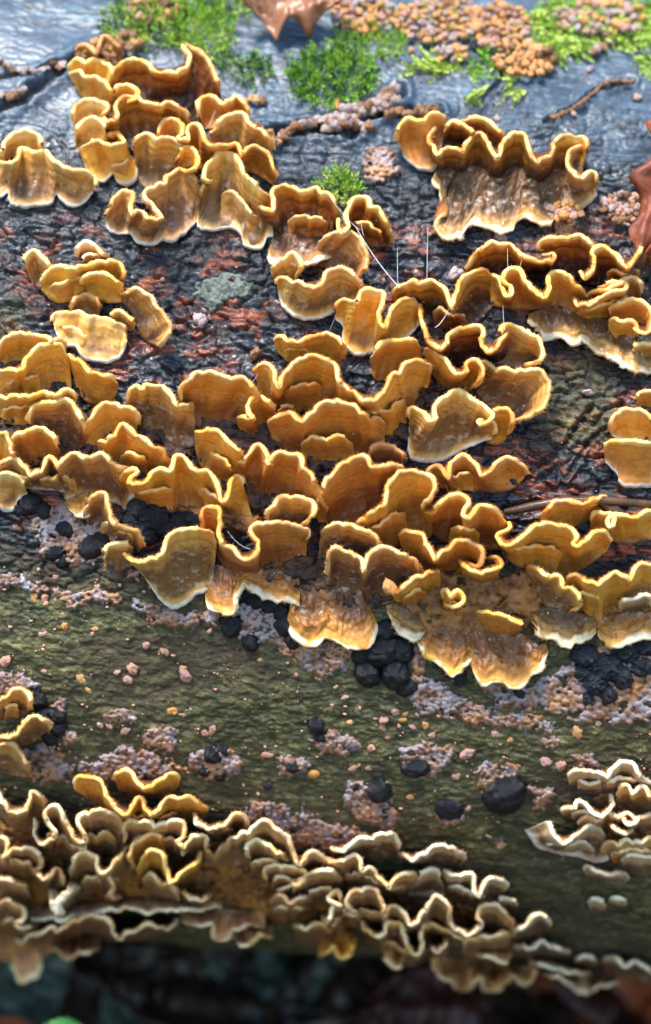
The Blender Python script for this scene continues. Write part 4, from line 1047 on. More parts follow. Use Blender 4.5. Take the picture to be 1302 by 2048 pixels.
B('ribboned orange sheet with two white tipped lobes, lower centre left', T7, 'm=o H=4 swap=1 h0=.8', '820,360 900,360 1000,380 1100,370 1200,400', '822,505 840,532 880,547 925,542 938,482 970,437 1040,482 1100,492 1150,502 1200,522')
# ---- right edge, middle
B('small smooth lobe at the right frame edge, top of a stack of three', T6, 'm=g H=9', '1245,308 1258,280 1290,272 1340,280', '1252,330 1290,345 1340,340')
B('middle fan of the three stacked at the right frame edge', T6, 'm=g H=9 wl=1 h0=1.4', '1140,432 1160,370 1200,343 1260,346 1302,385 1340,395', '1148,445 1200,472 1260,475 1340,475')
B('lowest and largest fan of the three stacked at the right frame edge', T6, 'm=g H=9 wl=1 h0=1.8', '1114,512 1130,480 1200,468 1260,470 1340,475', '1120,552 1168,602 1172,632 1210,652 1340,650')
# ---- lower left stack
B('uppermost small bracket at the lower left frame edge', T9, 'm=t H=9', '-20,225 40,180 80,164 112,190 116,242', '-20,280 50,275 110,258')
B('larger bracket beneath the uppermost one at the lower left frame edge', T9, 'm=t H=10', '-20,355 60,350 100,310 140,273 182,285 200,322', '-20,390 60,390 150,365 200,345')
B('sloping bracket with a pale lip at the lower left frame edge, third down', T9, 'm=t H=10', '-20,388 50,385 82,430 118,492', '-20,480 60,505 112,510')
B('short rust coloured bracket above the long frilled rows, lower left', T9, 'm=g H=10', '460,525 470,490 510,500 550,546 590,560 640,520 700,500 718,522', '475,560 560,590 650,595 712,550')
B('long drooping bracket with rust brown face, first of the lower left rows', T9, 'm=g H=11', '304,562 310,520 360,508 400,540 430,602 470,642 520,662 550,602 572,620 600,672 640,652 680,602 740,594 790,620 835,642', '360,600 410,660 480,700 600,720 700,700 810,680')
B('wavy bracket at the left frame edge under the black gap, lower left', T9, 'm=p H=10', '-20,560 20,640 68,664 120,632 130,582 160,590 188,642', '-10,650 60,720 130,710 190,690')
B('deeply looped pale rim, left half of the second lower row', TA, 'm=p H=11 k=1', '130,72 134,140 170,180 220,152 236,120 200,90 190,40 230,30 252,80 280,142 320,182 356,162 330,112 330,75 380,55 440,60 482,90 500,132 490,162', '130,150 180,230 260,240 350,250 430,210 500,230')
B('pale wavy rim in the middle of the second lower row, left', TA, 'm=p H=11 k=1', '508,152 502,102 560,93 620,105 680,90 726,100 726,142 700,168 740,188 780,150 820,150 816,192 850,232', '510,210 600,230 700,250 780,260 850,270')
B('smooth pale lip rising and falling towards the right of the second lower row', TA, 'm=p H=11 k=1', '850,232 890,200 940,150 1000,140 1040,98 1092,110 1130,150 1156,182 1162,212 1200,272 1240,212 1302,238 1340,250', '860,280 950,280 1050,290 1150,320 1250,320 1330,320')
B('short smooth bracket between the rust faced one and the pale second row', TA, 'm=p H=11', '770,52 776,95 830,116 900,108 945,65 976,75 978,110', '775,100 840,160 930,150 985,130')
B('small knotted bracket at the left frame edge, lower rows', TA, 'm=p H=10', '-20,150 18,165 14,242 50,200 100,205 148,215 156,262 130,272', '-20,260 60,290 150,300')
B('bracket with a hanging loop left of the dark red slit', TA, 'm=p H=11', '130,272 150,312 190,322 230,280 250,332 272,348', '130,330 200,370 270,370')
B('crumpled bracket with hollow folds right of the dark red slit', TA, 'm=p H=10', '278,312 300,240 340,214 376,240 386,292 430,292 480,240 524,188', '280,370 350,390 450,380 530,320')
B('short rolled scrap with a C shaped end in the lower left tangle', TA, 'm=p H=9', '385,305 430,310 445,345 430,375 460,400 490,385', '390,390 440,430 495,420')
B('rounded hood with orange inside, back half of the heart shaped pair', TA, 'm=g H=11', '540,278 531,220 550,170 600,143 640,160 662,202', '550,300 600,310 665,290')
B('front lip of the heart shaped pair, dipping to a point', TA, 'm=g H=13 k=.8', '545,282 572,245 600,212 635,220 660,280 676,330 740,287 790,260 812,205', '560,330 620,360 700,370 800,320')
B('flat oval loop right of the heart shaped pair', TA, 'm=p H=11', '1000,245 996,182 1040,168 1080,200 1150,242 1165,258', '1010,290 1080,300 1165,290')
B('lower oval loop under the flat one, lower middle', TA, 'm=p H=10', '1072,312 1070,280 1110,268 1180,280 1222,290 1180,330 1110,352', '1080,360 1150,380 1220,350')
B('broad fold spreading right from the lower oval loop', TA, 'm=p H=11', '1168,385 1190,340 1250,300 1320,285 1370,320', '1175,420 1260,430 1360,400')
B('pale forked piece like a Y standing in the lower left tangle', TA, 'm=w H=13 k=.3 r=1.1', '195,362 200,420 230,470 262,450 252,420 300,362 322,350', '190,470 230,500 290,490')
B('short rolled rim left of the long pale ledge, with dark red slit above', TA, 'm=p H=8', '-20,310 30,330 90,350 120,380', '-20,420 60,430 120,430')
B('thin frill under the heart shaped pair, left part', TA, 'm=p H=10', '570,312 600,298 640,342 680,350 722,402', '575,380 640,410 720,430')
B('thin frill under the heart shaped pair, right part', TA, 'm=p H=10', '718,360 760,402 820,407 848,372', '725,430 780,440 850,420')
B('long pale ledge running level along the underside at lower left', TA, 'm=w H=7 k=.4', '90,470 200,470 310,460 380,445 440,432 520,428 600,440 700,430 800,436 885,430', '90,440 300,405 450,390 600,385 750,390 885,400')
B('hanging wavy bracket under the pale ledge at lower left', TA, 'm=p H=10 k=.6', '60,562 90,582 130,550 200,520 232,530 280,500 330,480 380,470 430,492 450,550 480,562 530,532 600,510 680,520 718,482', '+40')
B('small drooping bracket under the hanging wavy one at lower left', TA, 'm=p H=8', '204,592 240,602 270,632 320,602 400,590', '210,560 300,545 400,550')
B('rounded bracket hanging lowest at the left frame edge', TA, 'm=p H=7', '44,660 80,722 130,712 166,662 160,618', '50,620 100,600 155,600')
B('crumpled rim at the left frame edge beside the ledge', TA, 'm=p H=8', '-20,420 40,410 90,450 60,500 100,520 170,500', '-20,540 60,550 160,540')
B('row of small drooping scales right of the pale ledge', TA, 'm=p H=8', '720,480 780,500 850,480 862,540 892,556 940,510 1000,488 1060,510', '720,450 850,430 1060,440')
B('small orange hollow hanging under the drooping scales', TA, 'm=p H=8', '930,546 970,582 1010,560 1042,530 1090,552', '930,510 1010,490 1090,500')
B('narrow frill climbing right above the drooping scales', TA, 'm=p H=10', '1078,402 1120,388 1162,422 1210,400 1252,380', '1080,460 1160,480 1250,460')
B('scrap with a pointed lower lobe under the narrow frill', TA, 'm=p H=8', '1170,500 1220,520 1262,500 1330,520', '1180,560 1260,590 1330,590')
B('crumpled brown bracket with an orange hollow hanging at lower middle', TB, 'm=g H=9 k=.6', '-30,620 10,605 30,580 60,625 100,600 115,545', '-20,560 40,520 110,520')
B('deep pale frill at the lower middle, left end', TB, 'm=p H=11', '-20,470 10,495 40,440 75,420 20,400 45,372 80,460', '0,520 50,540 90,530')
# ---- lower right rows
B('cap shaped pale frill standing alone above the right lower rows', TB, 'm=w H=10 k=.8', '15,192 50,217 100,197 140,165 200,158 240,145 280,160 294,200', '35,230 120,235 200,250 250,240 285,225')
B('white topped frill right of the cap shaped one', TB, 'm=w H=9 k=.8', '290,218 350,242 400,222 440,195 500,200 545,222 564,240', '340,262 430,260 540,268')
B('wavy pale rim sloping to the right, top right lower row', TB, 'm=p H=11 k=1', '-20,255 60,250 120,235 142,292 180,280 220,322 250,362 290,312 340,295 378,312', '-20,330 60,345 200,380 380,395')
B('thin ledge with a white lower edge tapering right', TB, 'm=w H=7 wl=1 h0=2', '360,320 400,290 440,290 470,330', '330,380 400,385 450,380 480,395')
B('forked pale frill at the right end of the top right lower row', TB, 'm=w H=10 k=.9', '466,280 520,312 580,308 590,370 622,392 650,330 690,325 735,345', '470,385 520,402 600,425 690,402')
B('small tapering white scale beyond the forked pale frill', TB, 'm=w H=5', '680,410 720,402 772,418', '690,430 730,440 765,432')
B('long deeply waved rim, main frill of the lower right', TB, 'm=p H=12 k=1', '40,382 80,462 118,466 130,440 92,402 140,362 190,370 220,412 230,472 270,440 320,480 350,512 390,470 440,400 482,430 492,490 530,530 572,546 632,512 620,452 660,430 712,450 746,512 740,542', '60,500 150,520 250,540 350,560 450,570 560,590 700,590')
B('pale blade flaring to the right of the long deeply waved rim', TB, 'm=w H=9', '745,542 800,510 850,468 905,505', '750,570 830,570 900,520')
B('second waved rim below the main frill, left half', TB, 'm=p H=10 k=1', '140,482 150,522 200,546 240,542 252,502 300,512 322,592 352,626 390,602 396,532 420,490 446,512', '160,570 240,610 330,660 430,620')
B('small curled hook between the two lower right waved rims', TB, 'm=p H=10', '410,572 440,612 482,592 492,548', '410,620 450,640 495,625')
B('smooth pale rim with an upturned left end under the main frill', TB, 'm=p H=10', '548,605 560,570 620,560 700,545 742,530', '560,640 650,650 745,640')
B('bottom frill hanging from the log at lower middle right, pointed lobes', TB, 'm=p H=8', '420,640 450,692 500,722 560,762 622,702 652,772 700,742 752,692 800,742 837,668', '430,610 550,630 650,640 800,650')
B('concentric ribbed lobe hanging at the lower middle', TB, 'm=p H=8', '230,600 250,640 285,662 320,630', '240,560 280,560 330,580')
B('brown scale with a pale tip under the smooth pale rim', TB, 'm=p H=8', '600,615 660,620 720,645 748,620', '610,590 680,580 745,590')
B('flat scale tapering right at the lower right of the frills', TB, 'm=w H=6', '745,585 830,602 862,570 920,600 982,612', '750,625 850,630 980,625')
B('thin pale ledge below the flat tapering scale', TB, 'm=w H=5', '812,642 900,662 980,680 1062,695', '820,625 920,640 1060,680')
B('lowest wavy ledge hanging off the log at lower right', TB, 'm=w H=6', '860,690 940,702 1020,762 1100,742 1168,720', '870,680 1000,690 1160,705')
B('tiny white scale beside the lowest ledge', TB, 'm=w H=4', '995,645 1040,632 1088,648', '1000,660 1040,668 1080,662')
B('cluster of white ragged scales at the lower right corner of the log', TB, 'm=w H=5', '1108,640 1140,632 1160,650 1200,672 1250,655 1290,690 1340,700', '1115,680 1180,705 1250,715 1340,740')
# ---- right lower group
B('wavy bracket along the top of the pale right hand group', T0, 'm=w H=9', '968,408 1010,385 1080,390 1130,412 1170,370 1220,360 1262,422 1330,445', '975,440 1040,460 1100,492 1140,480 1250,470 1330,480')
B('short white topped bracket second in the pale right hand group', T0, 'm=w H=9', '940,545 1000,540 1020,512 1060,560 1120,562 1156,530 1150,480', '945,560 1000,570 1080,572 1150,560')
B('long white bracket with a sweeping outer edge, third in the pale right hand group', T0, 'm=w H=8 wl=1 h0=2', '870,590 890,590 905,640 960,682 1002,650 1080,610 1124,640', '795,620 850,690 940,717 1020,732 1080,752 1132,742')
B('small curled loop inside the pale right hand group', T0, 'm=p H=10', '1180,560 1200,600 1240,602 1270,560', '1190,630 1230,640 1270,620')
B('round cup rim inside the pale right hand group', T0, 'm=p H=10', '1130,590 1155,625 1200,642 1232,618', '1140,660 1190,670 1240,660')
B('crumpled pale frill in the middle of the pale right hand group', T0, 'm=p H=9', '1010,600 1040,575 1090,590 1130,565 1170,580 1200,555 1250,580 1330,560', '1030,640 1120,650 1200,640 1330,640')
B('tan frill with deep notches low in the pale right hand group', T0, 'm=p H=9', '1100,700 1140,670 1180,690 1210,660 1250,685 1290,660 1340,680', '1110,740 1200,740 1340,745')
B('tan frill at the right frame edge high in the pale right hand group', T0, 'm=p H=9', '1160,480 1200,450 1230,480 1270,455 1300,490 1340,470', '1170,530 1240,540 1340,540')
B('small drooping lobes at the right frame edge under the pale group', T0, 'm=w H=6', '1180,740 1240,730 1330,745', '1190,770 1250,812 1290,800 1330,790')
B('separate little white frill on the green bark under the pale group', TB, 'm=w H=6', '1034,285 1048,268 1090,295 1150,305 1195,302 1212,318', '1045,305 1100,328 1190,338')
B('small white scale on the green bark, left of a pair', TB, 'm=w H=3', '1048,405 1085,402 1120,425', '1055,435 1090,442 1118,440')
B('narrow white scale on the green bark, right of a pair', TB, 'm=w H=3', '1134,398 1170,398 1205,415', '1140,412 1170,422 1200,424')

for l_ in NEED: print('NEED', l_)
for l_, o_, r_, b_ in list(SUBS): bracket(l_, (0, 0), o_, r_, b_)

# ---- crusts of immature fungus
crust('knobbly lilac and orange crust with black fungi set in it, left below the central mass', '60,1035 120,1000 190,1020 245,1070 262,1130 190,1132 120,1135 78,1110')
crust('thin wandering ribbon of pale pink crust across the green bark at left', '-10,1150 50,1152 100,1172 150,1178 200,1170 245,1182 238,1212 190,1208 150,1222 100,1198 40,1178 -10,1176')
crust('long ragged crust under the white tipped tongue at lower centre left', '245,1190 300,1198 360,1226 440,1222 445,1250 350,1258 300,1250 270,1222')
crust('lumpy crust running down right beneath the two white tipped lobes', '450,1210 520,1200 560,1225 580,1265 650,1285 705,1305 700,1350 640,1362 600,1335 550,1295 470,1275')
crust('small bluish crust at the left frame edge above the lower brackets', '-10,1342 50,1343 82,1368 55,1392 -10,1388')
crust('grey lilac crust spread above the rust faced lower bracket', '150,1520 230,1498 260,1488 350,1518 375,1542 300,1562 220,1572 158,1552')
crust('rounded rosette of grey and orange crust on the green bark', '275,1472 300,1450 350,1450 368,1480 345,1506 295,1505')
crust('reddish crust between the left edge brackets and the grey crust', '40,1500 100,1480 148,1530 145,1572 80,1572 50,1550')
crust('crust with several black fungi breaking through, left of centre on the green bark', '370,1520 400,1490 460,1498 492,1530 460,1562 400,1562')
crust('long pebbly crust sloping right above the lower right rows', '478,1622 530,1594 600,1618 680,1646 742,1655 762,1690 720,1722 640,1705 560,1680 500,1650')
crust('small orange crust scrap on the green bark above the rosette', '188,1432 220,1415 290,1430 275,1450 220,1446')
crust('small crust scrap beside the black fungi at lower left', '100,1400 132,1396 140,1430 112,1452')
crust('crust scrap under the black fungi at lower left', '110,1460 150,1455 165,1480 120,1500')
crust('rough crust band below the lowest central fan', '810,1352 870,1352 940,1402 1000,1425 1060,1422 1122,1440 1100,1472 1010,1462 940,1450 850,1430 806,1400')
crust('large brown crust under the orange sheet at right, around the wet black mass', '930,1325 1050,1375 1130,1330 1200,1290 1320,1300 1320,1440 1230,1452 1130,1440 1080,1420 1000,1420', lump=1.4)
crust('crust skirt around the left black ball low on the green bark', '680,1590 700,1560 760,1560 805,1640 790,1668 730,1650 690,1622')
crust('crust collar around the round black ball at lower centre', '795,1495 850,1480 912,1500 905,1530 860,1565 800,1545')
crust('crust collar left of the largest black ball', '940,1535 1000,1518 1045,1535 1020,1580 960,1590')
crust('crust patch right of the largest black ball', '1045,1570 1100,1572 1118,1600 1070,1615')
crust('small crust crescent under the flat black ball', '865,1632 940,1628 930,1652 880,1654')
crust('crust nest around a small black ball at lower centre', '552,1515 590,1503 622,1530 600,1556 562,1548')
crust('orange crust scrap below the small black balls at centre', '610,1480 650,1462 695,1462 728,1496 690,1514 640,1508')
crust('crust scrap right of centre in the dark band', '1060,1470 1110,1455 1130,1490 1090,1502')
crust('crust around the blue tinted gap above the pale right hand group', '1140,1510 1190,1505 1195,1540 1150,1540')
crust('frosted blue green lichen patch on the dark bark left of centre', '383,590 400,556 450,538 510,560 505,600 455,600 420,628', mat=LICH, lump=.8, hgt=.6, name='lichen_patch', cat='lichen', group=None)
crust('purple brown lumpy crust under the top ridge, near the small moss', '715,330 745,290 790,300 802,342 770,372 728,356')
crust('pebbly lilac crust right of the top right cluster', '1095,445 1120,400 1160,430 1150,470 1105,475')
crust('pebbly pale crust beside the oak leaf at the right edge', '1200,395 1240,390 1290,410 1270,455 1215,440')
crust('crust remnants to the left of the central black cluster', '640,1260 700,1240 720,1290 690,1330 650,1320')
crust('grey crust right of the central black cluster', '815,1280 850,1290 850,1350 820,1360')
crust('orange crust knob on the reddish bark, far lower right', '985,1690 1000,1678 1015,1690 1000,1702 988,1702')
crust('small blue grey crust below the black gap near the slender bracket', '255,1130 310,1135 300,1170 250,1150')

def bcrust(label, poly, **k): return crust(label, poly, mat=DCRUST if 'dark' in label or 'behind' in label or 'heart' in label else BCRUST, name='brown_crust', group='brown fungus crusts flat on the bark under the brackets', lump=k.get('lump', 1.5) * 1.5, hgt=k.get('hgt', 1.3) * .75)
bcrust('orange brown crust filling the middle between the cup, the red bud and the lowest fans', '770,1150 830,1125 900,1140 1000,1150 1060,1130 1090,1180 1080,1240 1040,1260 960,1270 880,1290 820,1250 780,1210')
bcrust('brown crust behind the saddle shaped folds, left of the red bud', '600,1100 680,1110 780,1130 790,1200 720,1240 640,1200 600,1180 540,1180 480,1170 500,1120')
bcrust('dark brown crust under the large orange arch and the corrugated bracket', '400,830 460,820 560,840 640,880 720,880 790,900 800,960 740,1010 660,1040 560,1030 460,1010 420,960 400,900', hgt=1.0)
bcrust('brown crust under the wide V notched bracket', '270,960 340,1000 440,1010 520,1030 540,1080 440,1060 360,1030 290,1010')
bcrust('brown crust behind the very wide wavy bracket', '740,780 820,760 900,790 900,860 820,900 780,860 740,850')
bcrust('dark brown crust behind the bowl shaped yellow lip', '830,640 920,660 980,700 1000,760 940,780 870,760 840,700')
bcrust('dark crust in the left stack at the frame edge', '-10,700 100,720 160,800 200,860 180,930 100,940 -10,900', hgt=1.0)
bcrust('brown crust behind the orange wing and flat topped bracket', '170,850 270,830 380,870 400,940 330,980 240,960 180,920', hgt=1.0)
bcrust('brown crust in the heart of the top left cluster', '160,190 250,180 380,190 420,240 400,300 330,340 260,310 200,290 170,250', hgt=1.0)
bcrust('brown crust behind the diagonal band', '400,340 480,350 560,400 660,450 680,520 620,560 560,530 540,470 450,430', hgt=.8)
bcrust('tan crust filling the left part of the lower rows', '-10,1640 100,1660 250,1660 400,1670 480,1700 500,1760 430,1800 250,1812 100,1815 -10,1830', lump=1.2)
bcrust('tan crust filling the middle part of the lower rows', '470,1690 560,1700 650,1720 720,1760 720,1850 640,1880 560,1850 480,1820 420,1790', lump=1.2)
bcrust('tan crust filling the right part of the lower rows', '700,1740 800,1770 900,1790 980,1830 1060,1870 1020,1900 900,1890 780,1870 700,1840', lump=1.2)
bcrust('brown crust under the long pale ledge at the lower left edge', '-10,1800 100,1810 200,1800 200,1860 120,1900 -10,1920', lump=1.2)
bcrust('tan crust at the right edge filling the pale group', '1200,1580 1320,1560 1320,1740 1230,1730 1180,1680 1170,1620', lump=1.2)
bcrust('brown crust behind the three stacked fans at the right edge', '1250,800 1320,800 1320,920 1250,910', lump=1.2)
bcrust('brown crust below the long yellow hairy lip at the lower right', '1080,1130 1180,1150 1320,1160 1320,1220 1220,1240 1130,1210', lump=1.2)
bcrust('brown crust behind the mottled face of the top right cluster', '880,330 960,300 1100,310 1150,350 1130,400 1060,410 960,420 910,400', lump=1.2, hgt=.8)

# ---- black fungi
black('glossy black lumps filling the hollow left of centre', [(275, 1020, 26), (310, 1035, 30), (290, 1065, 26), (335, 1060, 24), (360, 1045, 24), (385, 1040, 20), (262, 1045, 22)], wet=True)
black('black fungi at the upper left of the lilac crust', [(60, 1008, 24), (88, 1022, 20), (40, 1020, 16)])
black('black fungi embedded in the middle of the lilac crust', [(130, 1058, 20), (110, 1105, 20), (125, 1122, 14)])
black('pair of flattened blue black fungi at the right of the lilac crust', [(185, 1095, 28), (205, 1080, 20)])
black('chain of black fungi tucked under the ribboned sheet', [(485, 1185, 22), (512, 1200, 20), (540, 1212, 20), (560, 1225, 20), (500, 1178, 16)], sq=.7)
black('black fungi at the left end of the lumpy crust', [(465, 1252, 22), (500, 1285, 20), (450, 1240, 14)])
black('black fungi left of the lobed orange fan', [(570, 1250, 24), (590, 1275, 24), (620, 1280, 18)])
black('large cluster of matt black balls below the centre', [(765, 1300, 40), (735, 1345, 34), (790, 1345, 36), (800, 1300, 30), (770, 1262, 26), (725, 1310, 22), (812, 1372, 22), (740, 1272, 20)])
black('wet black mass under the orange sheet at lower right', [(1170, 1310, 30), (1210, 1330, 34), (1250, 1300, 30), (1190, 1360, 30), (1240, 1350, 30), (1280, 1330, 26), (1215, 1385, 24), (1165, 1345, 22), (1290, 1290, 26), (1175, 1395, 16)], wet=True)
black('dark wet lumps right of the lowest central fan', [(920, 1355, 16), (900, 1340, 16), (1040, 1385, 14)], wet=True)
black('black fungi between the left edge brackets and the crust scraps', [(72, 1400, 22), (85, 1430, 22), (115, 1430, 20), (118, 1455, 20), (100, 1475, 18), (70, 1385, 14)])
black('black fungi breaking through the crust left of centre', [(425, 1508, 24), (410, 1540, 16), (440, 1552, 13), (448, 1500, 14)])
black('small black ball above the orange crust scrap', [(632, 1450, 19)])
black('smaller black ball just below another above the orange scrap', [(642, 1474, 14)])
black('small black ball in a crust nest at lower centre', [(586, 1532, 18)])
black('dull black ball half sunk in green bark', [(535, 1570, 12)])
black('round matt black ball with crust collar at lower centre', [(832, 1532, 29)])
black('egg shaped black ball left of the round one', [(757, 1580, 31)], sq=.8)
black('largest shiny black ball with a ringed edge, lower right', [(1008, 1586, 47)], wet=False, sq=.75)
black('flat black ball above a small crust crescent', [(898, 1617, 32)], sq=.5)
black('little black spot on green bark near the round black ball', [(968, 1677, 7)])
black('dark ball inside the moss near the top', [(955, 95, 20)])

# ---- buds on the green bark
BUDS = [(130, 1251, 10), (112, 1153, 8), (90, 1195, 8), (92, 1208, 7), (68, 1195, 8), (85, 1268, 8), (165, 1222, 5), (126, 1228, 5), (190, 1258, 5), (185, 1268, 5), (293, 1290, 8), (330, 1304, 9),
        (162, 1358, 12), (265, 1337, 12), (235, 1345, 7), (255, 1359, 9), (178, 1381, 7), (10, 1322, 12), (88, 1343, 5), (372, 1350, 15), (366, 1338, 9), (368, 1430, 6), (410, 1465, 9), (425, 1458, 8),
        (345, 1422, 10), (200, 1450, 8), (220, 1452, 8), (250, 1462, 10), (626, 1547, 11), (534, 1510, 10), (743, 1496, 9), (790, 1423, 10), (805, 1440, 7), (768, 1440, 11), (766, 1455, 8), (825, 1454, 8), (850, 1450, 9), (775, 1475, 6), (835, 1430, 5), (798, 1452, 6), (810, 1428, 6),
        (863, 1471, 7), (934, 1506, 12), (912, 1554, 9), (820, 1594, 7), (863, 1651, 8), (832, 1637, 7), (937, 1616, 7), (1002, 1690, 9), (888, 1388, 8), (938, 1410, 7), (990, 1467, 9), (1020, 1480, 6), (1091, 1523, 11), (1122, 1530, 11), (1196, 1447, 10), (1155, 1465, 14), (705, 1537, 8), (738, 1536, 6), (672, 1374, 5), (700, 1445, 7), (690, 1395, 6), (665, 1475, 6), (1210, 1690, 5), (520, 1320, 6), (420, 1262, 6)]
MARKS = [(315, 1480, 'nearest to the rosette crust'), (30, 1365, 'just above the small bluish crust at the left edge'), (757, 1580, 'beside the egg shaped black ball'), (1008, 1586, 'beside the largest shiny black ball'),
         (586, 1532, 'beside the small black ball in a crust nest'), (832, 1532, 'closest to the round matt black ball'), (898, 1617, 'beside the flat black ball'), (640, 1330, 'left of the central black cluster'),
         (150, 1200, 'hanging just under the pink ribbon crust'), (250, 1435, 'by the small orange crust scrap'), (1190, 1400, 'under the big crust at the right'), (1150, 1540, 'above the pale right hand group'), (1000, 1700, 'by the lone orange scrap on the green bark')]
own = {}
for mu, mv, txt in MARKS:
    o_ = sorted((math.hypot(a - mu, b - mv), i) for i, (a, b, r) in enumerate(BUDS) if i not in own)
    own[o_[0][1]] = txt
for i, (a, b, r) in enumerate(BUDS):
    zone = 'left' if a < 434 else 'middle' if a < 868 else 'right'
    if i in own: lab, grp = 'tiny pinkish fungus bud ' + own[i], None
    elif r >= 12: lab, grp = {13: 'round flat pink bud with a hollow on the open green bark at left', 19: 'large pink bud with an orange top on the green bark, left of centre', 12: 'plain pink bud on the open green bark at left'}.get(i, {'left': 'larger pink bud low at the left', 'middle': 'larger pink bud among the black balls', 'right': 'larger pale bud on the dark band at far right' if a > 1100 else 'larger pale bud between the round and largest black balls'}[zone]), None
    else: lab, grp = {'left': 'tiny pinkish fungus bud dotted on the green bark, left side of the log', 'middle': 'tiny pinkish fungus bud on the dark green bark among the black balls, middle', 'right': 'tiny pale pink fungus bud on the dark band of bark at right'}[zone], 'tiny pinkish fungus buds on the bark, ' + zone
    knob(a, b, r, 0 if i % 4 else 1, label=lab, group=grp, flat=.55)
knob(780, 1175, 17, 1, label='small glossy red orange bud beside the orange blade at the centre', group=None, h=.009, flat=.9)
for a, b, r, t in [(400, 642, 14, 'whitish crumb stuck on the dark bark left of centre'), (325, 560, 6, 'tiny brown bud on the dark bark beside the lichen patch'), (510, 710, 13, 'brown withered bud on the bark above the large orange arch'),
                   (1175, 785, 9, 'pale fleck on the mossy dark bark at right'), (912, 550, 13, 'small cream button at the left foot of the arched bracket'), (1000, 475, 13, 'brownish button above the arched bracket, right of centre'), (1070, 1290, 8, 'pale button by the lowest fan'),
                   (1180, 140, 9, 'lilac button beside the feathery moss at the top right'), (1146, 228, 8, 'pale button next to the thin crack at top right'), (1275, 195, 10, 'pale button by the oak leaf tip'), (822, 102, 8, 'orange button right of the middle moss'), (676, 208, 13, 'bright orange button on the beige ridge'), (995, 238, 7, 'pale dot right above the top right cluster'), (1005, 203, 6, 'small pale dot above the top right cluster')]:
    knob(a, b, r, {'orange': 1, 'bright': 1, 'brown': 3}.get(t.split()[0], {'orange': 1}.get(t.split()[1], 2)), label=t, group=None)

# ---- crumbs and dust too many to count
def crumbs(name, label, n, uv, size, mat, cat):
    vs_, fs_, k0 = [], [], 0
    V0, F0 = uvsphere(7, 5, 3, .3, 2.0)
    U = rng.uniform(uv[0], uv[2], n); W = rng.uniform(uv[1], uv[3], n)
    keep = fbm(U / 60, W / 40, 77) > -0.05
    P = project(U[keep], W[keep], 0.0004)
    for p_ in P:
        s_ = rng.uniform(*size) / 8800 * rng.random() ** .5
        vs_.append(V0 * np.array([s_ * rng.uniform(.7, 1.5), s_ * rng.uniform(.7, 1.3), s_ * rng.uniform(.6, 1.2)]) + p_); fs_.append(F0 + k0); k0 += len(V0)
    o = link(bpy.data.objects.new(name, mesh_np(name, np.concatenate(vs_), np.concatenate(fs_), mat)))
    tag(o, label, cat, kind='stuff')
crumbs('bark_crumbs', 'tiny pink and tan crumbs strewn over the green bark', 900, (0, 1130, 1302, 1720), (1.5, 4.5), KNOBM[0], 'crumbs')
crumbs('dark_crumbs', 'tiny dark crumbs strewn over the bark', 1500, (0, 100, 1302, 1720), (1.5, 4), BARKTWIG, 'crumbs')
crumbs('pale_dust', 'pale specks of dust on the wet upper bark', 500, (0, 60, 1302, 1000), (1, 2.6), KNOBM[2], 'dust')

# ---- beige caterpillar-like rows growing out of the cracks
knobs('beige pebbly row along the crack in the upper left corner', chain_spots('0,130 50,140 100,137 125,128', 9, 6, 9) + chain_spots('0,185 30,190 50,178', 9, 8, 11), [3, 2], name='crack_fungus', group='beige rows of young fungus in the bark cracks')
knobs('beige pleated row climbing to the right from the middle crack', chain_spots('690,222 730,215 765,200 790,178', 7, 11, 15, 2) + chain_spots('700,235 760,218 795,200', 8, 8, 11, 2), [3, 2], name='crack_fungus', group='beige rows of young fungus in the bark cracks')
knobs('beige pleated row leading to the top right cluster', chain_spots('778,226 830,226 870,220', 7, 9, 12, 2), [3], name='crack_fungus', group='beige rows of young fungus in the bark cracks')
knobs('beige lumpy row in the crack left of the middle, below the mosses', chain_spots('545,285 600,255 650,242 690,240', 8, 8, 12, 4) + chain_spots('655,258 700,248 740,255', 9, 10, 13, 3), [3, 2], name='crack_fungus', group='beige rows of young fungus in the bark cracks')
knobs('beige beads right of the small peaked bracket', chain_spots('480,205 500,200 525,198', 9, 7, 11) + chain_spots('515,255 540,270 555,290', 9, 7, 10), [3, 1], name='crack_fungus', group='beige rows of young fungus in the bark cracks')
knobs('thin beige string along the crack at top right', chain_spots('1105,236 1150,215 1185,188 1215,165 1265,162', 5, 4, 6, 1), [3], name='crack_fungus', group='beige rows of young fungus in the bark cracks')
knobs('brown spindle shaped fungus beside the feathery moss at top right', chain_spots('1182,108 1200,98 1225,82', 6, 8, 12, 1), [3, 2], name='crack_fungus', group='beige rows of young fungus in the bark cracks')
knobs('pebbly beads at the right of the top right cluster', blob_spots(1250, 415, 45, 28, 30, 6, 10), [2, 3, 0], name='knobbly_fungus', group='knobbly young fungus clusters')
knobs('orange beads on the lower right corner of the top right cluster', blob_spots(1130, 425, 36, 18, 22, 7, 11), [1, 0], name='knobbly_fungus', group='knobbly young fungus clusters', h=.003)
G = 'knobbly young fungus clusters'
knobs('orange and lilac fungus knobs at the top edge, left part of the top mass', blob_spots(735, 32, 70, 34, 75, 6, 12), [0, 1, 1, 2], group=G, h=.001)
knobs('lilac fungus knobs in the middle of the top mass', blob_spots(880, 40, 90, 44, 110, 6, 12), [2, 1, 0, 1], group=G, h=.001)
knobs('bright orange fungus lobes below the top mass, beside the feathery moss', blob_spots(1050, 118, 62, 32, 60, 7, 14), [1, 1, 1, 3], group=G, h=.0015)
knobs('pink and orange fungus knobs right of the middle of the top mass', blob_spots(1000, 50, 55, 46, 70, 7, 13), [0, 1, 1, 1], group=G, h=.001)
